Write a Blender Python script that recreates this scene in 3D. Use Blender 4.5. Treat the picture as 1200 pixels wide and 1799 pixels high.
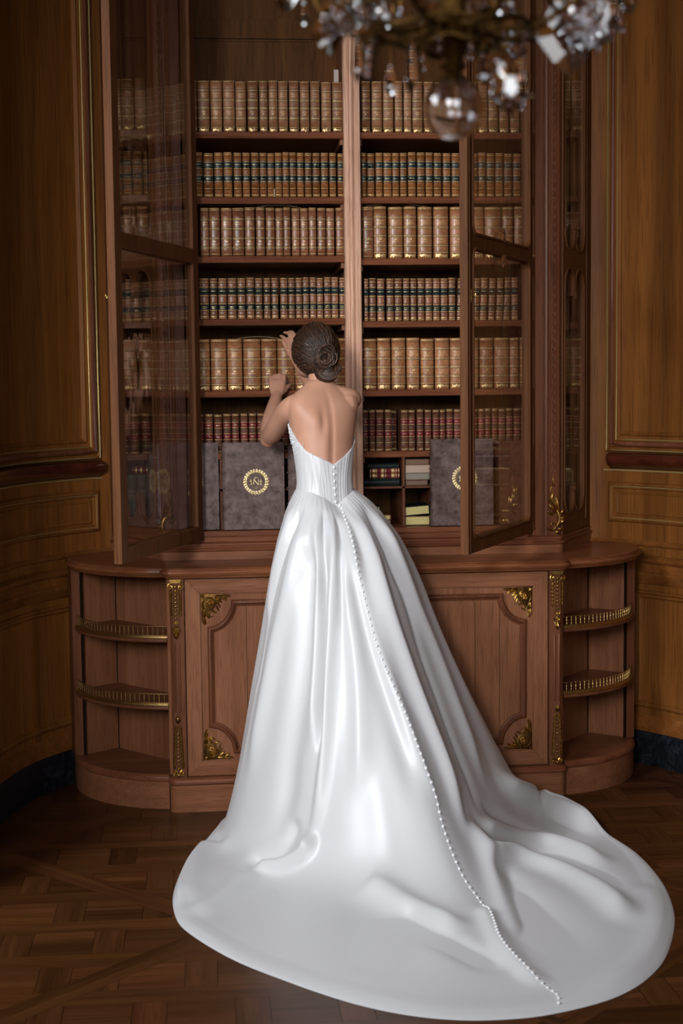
import bpy, bmesh, math, random
import numpy as np
from mathutils import Vector, Matrix
for o in list(bpy.data.objects): bpy.data.objects.remove(o, do_unlink=True)
SC = bpy.context.scene; COL = SC.collection
R = math.radians
PI = math.pi

# ------------------------------------------------------------------ camera
cam_d = bpy.data.cameras.new('camera'); cam = bpy.data.objects.new('camera', cam_d); COL.objects.link(cam)
def place_camera():
    p, y, r = R(4.98), R(5.24), R(0.624)
    f = Vector((math.sin(y)*math.cos(p), math.cos(y)*math.cos(p), -math.sin(p)))
    rt = Vector((math.cos(y), -math.sin(y), 0)); up = rt.cross(f)
    r2 = rt*math.cos(r)-up*math.sin(r); u2 = rt*math.sin(r)+up*math.cos(r)
    m = Matrix((r2, u2, -f)).transposed().to_4x4(); m.translation = Vector((-0.6, -5.545, 1.6))
    cam.matrix_world = m
place_camera()
cam_d.sensor_fit = 'VERTICAL'; cam_d.sensor_height = 36.0; cam_d.lens = 2650/1799*36
cam_d.clip_start = 0.1; cam_d.clip_end = 60
cam_d.dof.use_dof = True; cam_d.dof.focus_distance = 5.35; cam_d.dof.aperture_fstop = 3.5
SC.camera = cam
# ------------------------------------------------------------------ view + light
SC.view_settings.view_transform = 'Standard'; SC.view_settings.look = 'None'
SC.view_settings.gamma = 1.0; SC.view_settings.exposure = 0.0
w = bpy.data.worlds.new('world'); SC.world = w; w.use_nodes = True
w.node_tree.nodes['Background'].inputs[0].default_value = (0.75, 0.85, 1.0, 1)
w.node_tree.nodes['Background'].inputs[1].default_value = 0.12
def area(name, loc, target, sx, sy, power, col, spread=180):
    d = bpy.data.lights.new(name, 'AREA'); d.shape = 'RECTANGLE'; d.size = sx; d.size_y = sy
    d.energy = power; d.color = col; d.spread = R(spread)
    o = bpy.data.objects.new(name, d); COL.objects.link(o); o.location = loc
    o.rotation_euler = (Vector(target)-Vector(loc)).to_track_quat('-Z', 'Y').to_euler()
    return o
# daylight entering through the tall windows behind the camera (spread narrowed to darken the view's edges)
area('daylight_main', (-2.35, -7.30, 2.95), (-.15, -.25, 1.50), 1.2, 1.5, 17.5, (0.98, 0.98, 1.0), 40)
area('daylight_middle', (-0.1, -7.35, 2.6), (0.1, 0, 1.5), 1.2, 1.9, 9, (0.92, 0.96, 1.0), 60)
area('side_fill', (-3.50, -3.2, 3.10), (.2, -1.2, .1), 1.6, 1.8, 122, (0.92, 0.96, 1.0), 110)  # fill lamp added on the left to brighten the train, no window there

# ------------------------------------------------------------------ helpers
def ellip_rot(axis):
    return Vector(axis).normalized().to_track_quat('Z', 'Y').to_matrix()
class MB:
    def __init__(s): s.v = []; s.f = []; s.m = []
    def add(s, vs, fs, mi=0):
        b = len(s.v); s.v += [tuple(v) for v in vs]
        for f in fs: s.f.append(tuple(i+b for i in f)); s.m.append(mi)
        return s
    def box(s, x0, x1, y0, y1, z0, z1, mi=0):
        vs = [(x, y, z) for z in (z0, z1) for y in (y0, y1) for x in (x0, x1)]
        return s.add(vs, [(0, 2, 3, 1), (4, 5, 7, 6), (0, 1, 5, 4), (2, 6, 7, 3), (0, 4, 6, 2), (1, 3, 7, 5)], mi)
    def prism(s, poly, z0, z1, mi=0):
        n = len(poly); a = sum(poly[i][0]*poly[(i+1) % n][1]-poly[(i+1) % n][0]*poly[i][1] for i in range(n))
        if a < 0: poly = poly[::-1]
        vs = [(p[0], p[1], z0) for p in poly]+[(p[0], p[1], z1) for p in poly]
        fs = [(i, (i+1) % n, (i+1) % n+n, i+n) for i in range(n)]+[tuple(range(n-1, -1, -1)), tuple(range(n, 2*n))]
        return s.add(vs, fs, mi)
    def rings(s, rings, closed=True, cap=True, mi=0):
        n = len(rings[0]); vs = [p for r in rings for p in r]; fs = []
        for i in range(len(rings)-1):
            for j in range(n if closed else n-1):
                k = (j+1) % n; fs.append((i*n+j, i*n+k, (i+1)*n+k, (i+1)*n+j))
        if cap and closed: fs += [tuple(range(n-1, -1, -1)), tuple((len(rings)-1)*n+j for j in range(n))]
        return s.add(vs, fs, mi)
    def tube(s, path, rad, n=8, closed=False, mi=0, flat=1.0, up=None, cap=True):
        P = [Vector(p) for p in path]; m = len(P)
        if not hasattr(rad, '__len__'): rad = [rad]*m
        rings = []; prev = None
        for i in range(m):
            if closed: t = P[(i+1) % m]-P[i-1]
            else: t = P[min(i+1, m-1)]-P[max(i-1, 0)]
            if t.length < 1e-9: t = Vector((0, 0, 1))
            t.normalize()
            if up is not None: a = Vector(up)
            else: a = prev if prev is not None else (Vector((0, 0, 1)) if abs(t.z) < .9 else Vector((1, 0, 0)))
            b = a-t*a.dot(t)
            if b.length < 1e-6: b = t.orthogonal()
            b.normalize(); prev = b; c = t.cross(b)
            rings.append([P[i]+b*(math.sin(2*PI*k/n)*rad[i]*flat)+c*(math.cos(2*PI*k/n)*rad[i]) for k in range(n)])
        if closed: rings.append(rings[0])
        return s.rings(rings, True, cap and not closed, mi)
    def ball(s, c, r, axis=(0, 0, 1), n=10, k=7, mi=0):
        c = Vector(c); r = (r, r, r) if not hasattr(r, '__len__') else r; M = ellip_rot(axis); rings = []
        for i in range(k+1):
            a = -PI/2+PI*i/k; a = max(-PI/2+.02, min(PI/2-.02, a))
            rings.append([c+M @ Vector((r[0]*math.cos(a)*math.cos(2*PI*j/n), r[1]*math.cos(a)*math.sin(2*PI*j/n), r[2]*math.sin(a))) for j in range(n)])
        return s.rings(rings, True, True, mi)
    def flat(s, c, rx, rz, ang=0, ry=.0009, mi=0, n=8):
        ca, sa = math.cos(ang), math.sin(ang); rings = []
        for i in range(6):
            a = -PI/2+PI*i/5; a = max(-1.5, min(1.5, a)); rr_ = math.cos(a)
            rings.append([(c[0]+(rx*rr_*math.cos(2*PI*j/n)*ca-rz*rr_*math.sin(2*PI*j/n)*sa), c[1]+ry*math.sin(a), c[2]+(rx*rr_*math.cos(2*PI*j/n)*sa+rz*rr_*math.sin(2*PI*j/n)*ca)) for j in range(n)])
        return s.rings(rings, True, True, mi)
    def lathe(s, prof, c=(0, 0, 0), n=16, mi=0, ang=2*PI):
        return s.rings([[(c[0]+r*math.cos(2*PI*j/n), c[1]+r*math.sin(2*PI*j/n), c[2]+z) for j in range(n)] for r, z in prof], True, True, mi)
    def sweep(s, path, prof, closed=True, mi=0, side=1, caps=True):
        """profile of (offset, z) carried round a plan path; side=1 offsets to the right of travel"""
        n = len(path); N = []
        for i in range(n):
            p = Vector(path[i]); a = Vector(path[i-1]) if (closed or i > 0) else None
            b = Vector(path[(i+1) % n]) if (closed or i < n-1) else None
            d1 = (p-a).normalized() if a is not None else (b-p).normalized()
            d2 = (b-p).normalized() if b is not None else d1
            n1 = Vector((d1.y, -d1.x)); n2 = Vector((d2.y, -d2.x)); m = n1+n2
            if m.length < 1e-6: m = n1
            m.normalize(); m = m/max(.35, m.dot(n1)); N.append(m*side)
        rings = [[(path[i][0]+N[i].x*o, path[i][1]+N[i].y*o, z) for i in range(n)] for o, z in prof]
        s.rings(rings, closed, caps, mi)
        if not closed and caps:
            b = len(s.v)-len(prof)*n
            s.f.append(tuple(b+k*n for k in range(len(prof)))); s.m.append(mi)
            s.f.append(tuple(b+k*n+n-1 for k in range(len(prof)-1, -1, -1))); s.m.append(mi)
        return s
    def build(s, name, mats, parent=None, smooth=35, bevel=0, fix=True):
        me = bpy.data.meshes.new(name); me.from_pydata(s.v, [], s.f)
        for m in (mats if isinstance(mats, (list, tuple)) else [mats]): me.materials.append(m)
        me.polygons.foreach_set('material_index', s.m)
        if fix:
            bm = bmesh.new(); bm.from_mesh(me); bmesh.ops.recalc_face_normals(bm, faces=bm.faces); bm.to_mesh(me); bm.free()
        if smooth:
            me.polygons.foreach_set('use_smooth', [True]*len(me.polygons)); me.set_sharp_from_angle(angle=R(smooth))
        o = bpy.data.objects.new(name, me); COL.objects.link(o)
        if parent is not None: attach(o, parent)
        if bevel:
            b = o.modifiers.new('bevel', 'BEVEL'); b.width = bevel; b.segments = 2; b.limit_method = 'ANGLE'; b.angle_limit = R(40)
        return o
def attach(o, parent):
    o.parent = parent
    def wm(q):
        M = Matrix.LocRotScale(q.location, q.rotation_euler, q.scale)
        return (wm(q.parent) @ q.matrix_parent_inverse @ M) if q.parent else M
    o.matrix_parent_inverse = wm(parent).inverted()
def tag(o, label=None, cat=None, group=None, kind=None):
    if label: o['label'] = label
    if cat: o['category'] = cat
    if group: o['group'] = group
    if kind: o['kind'] = kind
    return o
def thing(name, label, cat, loc=(0, 0, 0), rz=0, group=None):
    o = bpy.data.objects.new(name, None); COL.objects.link(o); o.location = loc; o.rotation_euler = (0, 0, rz)
    o.empty_display_size = .05
    return tag(o, label, cat, group)
def clone(o, parent=None, name=None):
    c = o.copy(); COL.objects.link(c)
    if parent is not None: c.parent = parent; c.matrix_parent_inverse = o.matrix_parent_inverse
    for ch in list(o.children): clone(ch, c)
    return c
def arc(cx, cy, r, a0, a1, n, r2=None):
    return [(cx+r*math.cos(R(a0+(a1-a0)*i/n)), cy+(r2 or r)*math.sin(R(a0+(a1-a0)*i/n))) for i in range(n+1)]
def smoothline(P, n=8, closed=False):
    P = [np.array(p, float) for p in P]; out = []; m = len(P)
    for i in range(m if closed else m-1):
        if closed: a, b, c, d = P[i-1], P[i], P[(i+1) % m], P[(i+2) % m]
        else: a, b, c, d = P[max(i-1, 0)], P[i], P[i+1], P[min(i+2, m-1)]
        for k in range(n):
            t = k/n; out.append(.5*((2*b)+(-a+c)*t+(2*a-5*b+4*c-d)*t*t+(-a+3*b-3*c+d)*t**3))
    if not closed: out.append(P[-1])
    return [tuple(map(float, p)) for p in out]

# ------------------------------------------------------------------ materials
def nt(name):
    m = bpy.data.materials.new(name); m.use_nodes = True; t = m.node_tree
    return m, t, t.nodes['Principled BSDF']
def N(t, typ, **kw):
    n = t.nodes.new(typ)
    for k, v in kw.items():
        if k in n.inputs.keys(): n.inputs[k].default_value = v
        else: setattr(n, k, v)
    return n
def ramp(t, src, stops):
    r = t.nodes.new('ShaderNodeValToRGB'); t.links.new(src, r.inputs[0]); e = r.color_ramp.elements
    while len(e) < len(stops): e.new(.5)
    for i, (p, c) in enumerate(stops): e[i].position = p; e[i].color = (*c, 1)
    return r.outputs[0]
def mixc(t, fac, a, b, blend='MIX'):
    m = t.nodes.new('ShaderNodeMix'); m.data_type = 'RGBA'; m.blend_type = blend
    for s, v in ((m.inputs[0], fac), (m.inputs[6], a), (m.inputs[7], b)):
        if hasattr(v, 'is_linked'): t.links.new(v, s)
        elif isinstance(v, (int, float)): s.default_value = v
        else: s.default_value = (*v, 1)
    return m.outputs[2]
def bump(t, b, h, strength, dist=.002):
    n = N(t, 'ShaderNodeBump', Strength=strength, Distance=dist); t.links.new(h, n.inputs['Height']); t.links.new(n.outputs[0], b.inputs['Normal'])
def wood(name, c1, c2, c3, axis='z', rough=.42, scale=1.0, coat=.15, tone=.25):
    m, t, b = nt(name); tc = N(t, 'ShaderNodeTexCoord')
    sc = {'z': (26, 26, 1.3), 'x': (1.3, 26, 26), 'y': (26, 1.3, 26), 'u': (1.3, 26, 1)}[axis]
    mp = N(t, 'ShaderNodeMapping'); mp.inputs['Scale'].default_value = [q*scale for q in sc]
    t.links.new(tc.outputs['UV' if axis == 'u' else 'Object'], mp.inputs[0])
    n1 = N(t, 'ShaderNodeTexNoise', Scale=1.0, Detail=6.0, Roughness=.6, Distortion=.6); t.links.new(mp.outputs[0], n1.inputs['Vector'])
    mp2 = N(t, 'ShaderNodeMapping'); mp2.inputs['Scale'].default_value = [q*scale*.22 for q in sc]
    t.links.new(tc.outputs['UV' if axis == 'u' else 'Object'], mp2.inputs[0])
    n2 = N(t, 'ShaderNodeTexNoise', Scale=1.0, Detail=3.0, Roughness=.5, Distortion=1.2); t.links.new(mp2.outputs[0], n2.inputs['Vector'])
    mp3 = N(t, 'ShaderNodeMapping'); mp3.inputs['Scale'].default_value = [q*scale*9 if q > 5 else q*scale*7 for q in sc]
    t.links.new(tc.outputs['UV' if axis == 'u' else 'Object'], mp3.inputs[0])
    n3 = N(t, 'ShaderNodeTexNoise', Scale=1.0, Detail=2.0); t.links.new(mp3.outputs[0], n3.inputs['Vector'])
    col = ramp(t, n1.outputs[0], [(.3, c1), (.5, c2), (.72, c3)])
    big = ramp(t, n2.outputs[0], [(.3, (1-tone,)*3), (.7, (1+tone*.4,)*3)])
    col = mixc(t, 1.0, col, big, 'MULTIPLY')
    pores = ramp(t, n3.outputs[0], [(.36, (.62, .58, .55)), (.46, (1, 1, 1))])
    col = mixc(t, .7, col, pores, 'MULTIPLY')
    if axis == 'u':
        at = N(t, 'ShaderNodeAttribute', attribute_name='tone'); col = mixc(t, 1.0, col, at.outputs['Color'], 'MULTIPLY')
    t.links.new(col, b.inputs['Base Color']); b.inputs['Roughness'].default_value = rough
    b.inputs['Specular IOR Level'].default_value = .13; b.inputs['Coat Weight'].default_value = coat*.25; b.inputs['Coat Roughness'].default_value = .25
    bump(t, b, n3.outputs[0], .12, .001)
    return m
OAK = wood('oak_vertical', (.20, .077, .036), (.245, .098, .047), (.29, .122, .060), scale=1.3, tone=.16)
OAKH = wood('oak_horizontal', (.20, .076, .035), (.245, .096, .045), (.29, .12, .058), 'x', scale=1.3, tone=.16)
OAKR = wood('oak_reddish', (.11, .037, .017), (.145, .050, .023), (.175, .063, .029), rough=.42, tone=.15)
OAKD = wood('oak_door_dark', (.090, .032, .012), (.122, .045, .016), (.150, .058, .021), rough=.6, coat=0, tone=.15)
OAKRH = wood('oak_reddish_horizontal', (.14, .045, .021), (.195, .066, .031), (.25, .088, .042), 'x', rough=.34)
POST = wood('oak_pale_pinkish', (.52, .29, .19), (.64, .37, .25), (.72, .43, .29), rough=.5, tone=.12)
EDGE = wood('oak_worktop_edge', (.17, .055, .022), (.25, .085, .034), (.31, .115, .048), 'x', rough=.28, coat=.3)
WALL = wood('wall_panel_oak', (.165, .058, .011), (.23, .082, .017), (.29, .108, .023), rough=.5, scale=.6, coat=0, tone=.35)
WALLH = wood('wall_rail_oak', (.155, .053, .011), (.21, .073, .017), (.27, .097, .023), 'x', rough=.35, scale=.6, coat=.25)
BEAD = wood('wall_bead_reddish', (.13, .045, .022), (.18, .062, .032), (.23, .085, .045), rough=.22, coat=.5)
LEDGE = wood('ledge_dark_mahogany', (.06, .012, .006), (.085, .018, .009), (.11, .025, .012), 'x', rough=.2, coat=2.8)
FLOORW = wood('parquet_oak', (.050, .017, .006), (.078, .028, .009), (.108, .041, .014), 'u', rough=.30, scale=.8, coat=.25)
BACKW = wood('bookcase_back_oak', (.085, .031, .007), (.125, .047, .011), (.16, .063, .016), rough=.6, coat=0)
def plain(name, col, rough=.5, metal=0, **kw):
    m, t, b = nt(name); b.inputs['Base Color'].default_value = (*col, 1); b.inputs['Roughness'].default_value = rough; b.inputs['Metallic'].default_value = metal
    for k, v in kw.items(): b.inputs[k.replace('_', ' ')].default_value = v
    return m
def gilt(name, c1, c2, rough, metal=1.0):
    m, t, b = nt(name); tc = N(t, 'ShaderNodeTexCoord'); n = N(t, 'ShaderNodeTexNoise', Scale=220.0, Detail=3.0); t.links.new(tc.outputs['Object'], n.inputs['Vector'])
    t.links.new(ramp(t, n.outputs[0], [(.35, c1), (.6, c2)]), b.inputs['Base Color'])
    b.inputs['Metallic'].default_value = metal; b.inputs['Roughness'].default_value = rough; bump(t, b, n.outputs[0], .2, .001)
    return m
BRONZE = gilt('gilt_bronze', (.24, .12, .03), (.52, .31, .085), .36)
BRASS = gilt('polished_brass', (.42, .27, .09), (.60, .42, .16), .38)
BRONZED = gilt('dark_bronze_ground', (.05, .022, .006), (.16, .085, .022), .5)
GILTLINE = plain('gilt_fillet', (.50, .36, .14), .45, .6)
GILTBOOK = gilt('book_gilding', (.40, .25, .09), (.90, .66, .32), .40, .5)
DARK = plain('shadow_gap', (.012, .006, .003), .9); DARK.node_tree.nodes['Principled BSDF'].inputs['Specular IOR Level'].default_value = .05
def leather(name, c1, c2, rough=.36, var=.35, scale=60):
    m, t, b = nt(name); tc = N(t, 'ShaderNodeTexCoord'); oi = N(t, 'ShaderNodeObjectInfo')
    add = N(t, 'ShaderNodeVectorMath', operation='ADD'); t.links.new(tc.outputs['Object'], add.inputs[0]); t.links.new(oi.outputs['Random'], add.inputs[1])
    n = N(t, 'ShaderNodeTexNoise', Scale=scale, Detail=5.0, Roughness=.65); t.links.new(add.outputs[0], n.inputs['Vector'])
    n2 = N(t, 'ShaderNodeTexNoise', Scale=14.0, Detail=2.0); t.links.new(add.outputs[0], n2.inputs['Vector'])
    col = ramp(t, n.outputs[0], [(.3, c1), (.68, c2)])
    col = mixc(t, .5, col, ramp(t, n2.outputs[0], [(.3, (.6, .55, .5)), (.6, (1, 1, 1))]), 'MULTIPLY')
    r = ramp(t, oi.outputs['Random'], [(0, (1-var, 1-var*1.15, 1-var*1.3)), (.5, (1-var*.35,)*3), (1, (1.08, 1.08, 1.1))])
    col = mixc(t, 1.0, col, r, 'MULTIPLY'); t.links.new(col, b.inputs['Base Color'])
    b.inputs['Roughness'].default_value = rough; b.inputs['Specular IOR Level'].default_value = .20 if rough > .3 else .28; bump(t, b, n.outputs[0], .15, .0008)
    return m
L_TAN = leather('leather_pale_tan', (.24, .105, .048), (.37, .172, .082))
L_BRN = leather('leather_russet', (.21, .075, .022), (.33, .125, .040))
L_RED = leather('leather_warm_tan', (.22, .085, .040), (.36, .150, .075), .26)
L_CAF = leather('leather_golden_tan', (.27, .105, .042), (.46, .205, .092), .24)
L_DRK = leather('leather_dark_brown', (.11, .042, .022), (.19, .078, .042), .4)
L_LAB = leather('label_green_black', (.012, .022, .022), (.03, .05, .048), .35, .2)
L_LBR = leather('label_red', (.14, .015, .02), (.22, .03, .035), .35, .2)
L_GRN = leather('cloth_green_grey', (.035, .06, .05), (.06, .09, .075), .5, .2)
L_BLK = leather('leather_black_green', (.010, .016, .016), (.022, .032, .032), .4, .1)
L_FOL = leather('leather_mottled_purple_brown', (.06, .033, .027), (.225, .155, .14), .45, .08, 30)
L_GRY = leather('leather_pale_olive', (.13, .11, .07), (.20, .17, .11), .5, .1)
PAPER = plain('page_edges', (.55, .46, .33), .85)
YPAPER = plain('yellow_page_edges', (.60, .50, .20), .8)
MARB = None
def marble():
    m, t, b = nt('black_marble'); tc = N(t, 'ShaderNodeTexCoord')
    n = N(t, 'ShaderNodeTexNoise', Scale=14.0, Detail=8.0, Roughness=.7, Distortion=2.0); t.links.new(tc.outputs['Object'], n.inputs['Vector'])
    t.links.new(ramp(t, n.outputs[0], [(.45, (.006, .007, .010)), (.6, (.02, .022, .03)), (.74, (.05, .05, .055))]), b.inputs['Base Color'])
    b.inputs['Roughness'].default_value = .4; b.inputs['Specular IOR Level'].default_value = .2; return m
MARB = marble()
def glassmat(name, col=(1, 1, 1), rough=0.0, ior=1.45):
    m, t, b = nt(name); b.inputs['Base Color'].default_value = (*col, 1); b.inputs['Roughness'].default_value = rough
    b.inputs['Transmission Weight'].default_value = 1; b.inputs['IOR'].default_value = ior; return m
CRYSTAL = glassmat('cut_crystal', (.96, .95, .97), 0, 1.55)
def panemat():
    m = bpy.data.materials.new('old_window_pane'); m.use_nodes = True; t = m.node_tree; t.nodes.clear()
    out = N(t, 'ShaderNodeOutputMaterial'); tr = N(t, 'ShaderNodeBsdfTransparent'); tr.inputs[0].default_value = (.90, .885, .87, 1)
    gl = N(t, 'ShaderNodeBsdfGlossy', Roughness=.02); mx = N(t, 'ShaderNodeMixShader')
    lw = N(t, 'ShaderNodeLayerWeight'); lw.inputs[0].default_value = .5; pw = N(t, 'ShaderNodeMath', operation='POWER'); t.links.new(lw.outputs['Facing'], pw.inputs[0]); pw.inputs[1].default_value = 3.2
    fr = N(t, 'ShaderNodeMath', operation='MULTIPLY_ADD'); t.links.new(pw.outputs[0], fr.inputs[0]); fr.inputs[1].default_value = .45; fr.inputs[2].default_value = .025
    tc = N(t, 'ShaderNodeTexCoord'); n = N(t, 'ShaderNodeTexNoise', Scale=7.0, Detail=1.0)
    mp = N(t, 'ShaderNodeMapping'); mp.inputs['Scale'].default_value = (2, 2, .25); t.links.new(tc.outputs['Object'], mp.inputs[0]); t.links.new(mp.outputs[0], n.inputs['Vector'])
    bp = N(t, 'ShaderNodeBump', Strength=.12, Distance=.02); t.links.new(n.outputs[0], bp.inputs['Height']); t.links.new(bp.outputs[0], gl.inputs['Normal'])
    t.links.new(fr.outputs[0], mx.inputs[0]); t.links.new(tr.outputs[0], mx.inputs[1]); t.links.new(gl.outputs[0], mx.inputs[2]); t.links.new(mx.outputs[0], out.inputs[0])
    return m
PANE = panemat()

# ------------------------------------------------------------------ the room
XC = .02
WP = smoothline([(-.90, .665), (-1.035, .625), (-1.165, .485), (-1.285, .30), (-1.365, .06), (-1.41, -.25), (-1.43, -.60), (-1.44, -.95)], 12)
def wall_path(side):
    return [(x+.01, y) for x, y in WP] if side < 0 else [(-x+.045, y) for x, y in WP]
class WallCurve:
    def __init__(s, side):
        s.side = side; P = np.array(wall_path(side)); s.P = P; d = np.hypot(*np.diff(P, axis=0).T); s.s = np.concatenate([[0], np.cumsum(d)]); s.L = s.s[-1]
    def at(s, q, off=0):
        x = np.interp(q, s.s, s.P[:, 0]); y = np.interp(q, s.s, s.P[:, 1]); e = .03
        dx = np.interp(min(q+e, s.L), s.s, s.P[:, 0])-np.interp(max(q-e, 0), s.s, s.P[:, 0]); dy = np.interp(min(q+e, s.L), s.s, s.P[:, 1])-np.interp(max(q-e, 0), s.s, s.P[:, 1])
        l = math.hypot(dx, dy); nx, ny = (-dy/l, dx/l) if s.side < 0 else (dy/l, -dx/l)
        return x+nx*off, y+ny*off
    def p3(s, q, z, off=0):
        x, y = s.at(q, off); return (x, y, z)
HT = 4.2
def build_wall(side):
    W = WallCurve(side); nm = 'left' if side < 0 else 'right'; sg = 1 if side < 0 else -1
    path = wall_path(side); m = MB()
    # curved panelling and the wall of the larger room it opens into
    ex = (-3.6, -.95) if side < 0 else (3.65, -.95)
    full = [(path[0][0], .74)]+path+[ex, (ex[0], -7.5)]
    m.rings([[(p[0], p[1], z) for p in full] for z in (0, HT)], closed=False, cap=False)
    wob = m.build('wall_'+nm, WALL, smooth=25, fix=False); tag(wob, kind='structure')
    S = [W.L*i/60 for i in range(61)]
    def run(name, prof, s0, s1, mat, zs=None):
        if side > 0 and name[:5] == 'trim_': name = 'trim_%d' % (int(name[5:])+20)
        b = MB(); ss = [s0+(s1-s0)*i/50 for i in range(51)]
        rings = [[W.p3(q, z, o) for o, z in prof] for q in ss]; b.rings(rings, closed=True, cap=True)
        return tag(b.build(name, mat, smooth=40), kind='structure')
    end = W.L-.02
    run('baseboard_'+nm, [(0, 0), (.022, 0), (.022, .10), (.016, .105), (.016, .118), (.008, .135), (0, .135)], .06, end, MARB)
    run('trim_1', [(0, .135), (.010, .137), (.010, .185), (.004, .20), (0, .205)], .06, end, WALLH)
    run('trim_2', [(0, .75), (.006, .755), (.010, .772), (.016, .782), (.020, .79), (.020, .80), (.012, .806), (.010, .835), (.018, .842), (.024, .85), (.024, .858), (.010, .868), (0, .87)], .06, end, WALLH)
    run('trim_3', [(0, .905), (.008, .91), (.010, .918), (.006, .924), (0, .93)], .06, end, WALLH)
    s0 = .130 if side < 0 else .140
    run('trim_4', [(0, 1.222), (.008, 1.226), (.016, 1.232), (.030, 1.238), (.044, 1.250), (.050, 1.264), (.050, 1.274), (.044, 1.284), (.02, 1.290), (0, 1.290)], s0+(.0 if side < 0 else .02), end, LEDGE)
    run('trim_5', [(0, 1.214), (.006, 1.214), (.006, 1.220), (0, 1.220)], s0-.008, end, GILTLINE)
    def frame(n, s0, s1, z0, z1, prof, mats, gl=(), bead=()):
        b = MB(); 
        def loop(i):
            zs0, zs1 = z0+i, z1-i; a, c = s0+i, s1-i; pts = []
            for k in range(31): pts.append((a+(c-a)*k/30, zs0))
            for k in range(9): pts.append((c, zs0+(zs1-zs0)*(k+1)/9))
            for k in range(31): pts.append((c-(c-a)*(k+1)/31, zs1))
            for k in range(8): pts.append((a, zs1-(zs1-zs0)*(k+1)/9))
            return pts
        b.rings([[W.p3(q, z, o) for q, z in loop(i)] for i, o in prof], closed=True, cap=False)
        for i, o, r in bead: b.tube([W.p3(q, z, o) for q, z in loop(i)], r, 8, True, 1)
        for i, o, r in gl: b.tube([W.p3(q, z, o) for q, z in loop(i)], r, 6, True, 2)
        return tag(b.build('trim_%d' % (n+(20 if side > 0 else 0)), mats, smooth=40), kind='structure')
    M3 = [WALL, BEAD, GILTLINE]
    frame(6, s0, end-.05, 1.292, HT-.1, [(0, 0), (.004, .012), (.012, .016), (.02, .010), (.026, .018), (.045, .020), (.052, .008), (.066, .005), (.074, .012), (.082, .004), (.086, -.0)], M3, [(.008, .016, .0034), (.052, .013, .003)], [(.035, .021, .010)])
    frame(7, s0+.01, end-.05, 1.0, 1.168, [(0, 0), (.004, .010), (.012, .014), (.020, .006), (.026, .006), (.03, .0)], M3, [(.018, .009, .0022)], [])
    frame(8, s0+.048, end-.09, 1.035, 1.13, [(0, 0), (.003, .005), (.006, .005), (.012, .001)], M3)
    frame(9, (.28 if side < 0 else .28), end-.05, .235, .725, [(0, 0), (.003, .010), (.010, .014), (.018, .006), (.026, .008), (.034, 0)], M3, [(.016, .006, .0016)])
    # thin caulk-like joint beside the bookcase
    return W
WL = build_wall(-1); WR = build_wall(1)
tag(MB().box(-1.0, 1.05, .74, .80, 0, HT).build('wall_back', WALL, bevel=0), kind='structure')
# wall behind the camera with three windows
b = MB(); xs = [-3.6, -3.05, -1.65, -.8, .6, 1.5, 2.9, 3.65]; 
for i in range(0, 7):
    if i % 2 == 0: b.box(xs[i], xs[i+1], -7.62, -7.5, 0, HT)
    else: b.box(xs[i], xs[i+1], -7.62, -7.5, 0, 1.15); b.box(xs[i], xs[i+1], -7.62, -7.5, 3.9, HT)
tag(b.build('wall_front', WALL, smooth=0), kind='structure')
for k, (a, c) in enumerate(((-3.05, -1.65), (-.8, .6), (1.5, 2.9))):
    b = MB(); y0, y1 = -7.60, -7.55
    b.box(a, a+.06, y0, y1, 1.15, 3.9); b.box(c-.06, c, y0, y1, 1.15, 3.9); b.box(a+.06, c-.06, y0, y1, 1.15, 1.21); b.box(a+.06, c-.06, y0, y1, 3.84, 3.9)
    b.box((a+c)/2-.03, (a+c)/2+.03, y0, y1, 1.21, 3.84)
    for z in (2.1, 2.98): b.box(a+.06, (a+c)/2-.03, y0, y1, z-.02, z+.02); b.box((a+c)/2+.03, c-.06, y0, y1, z-.02, z+.02)
    tag(b.build('window_%d' % (k+1), plain('window_paint_%d' % k, (.75, .73, .68), .5), smooth=0), kind='structure')
tag(MB().box(-3.7, 3.75, -7.7, .85, HT, HT+.1).build('ceiling', plain('ceiling_plaster', (.38, .34, .29), .8), smooth=0), kind='structure')

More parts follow.
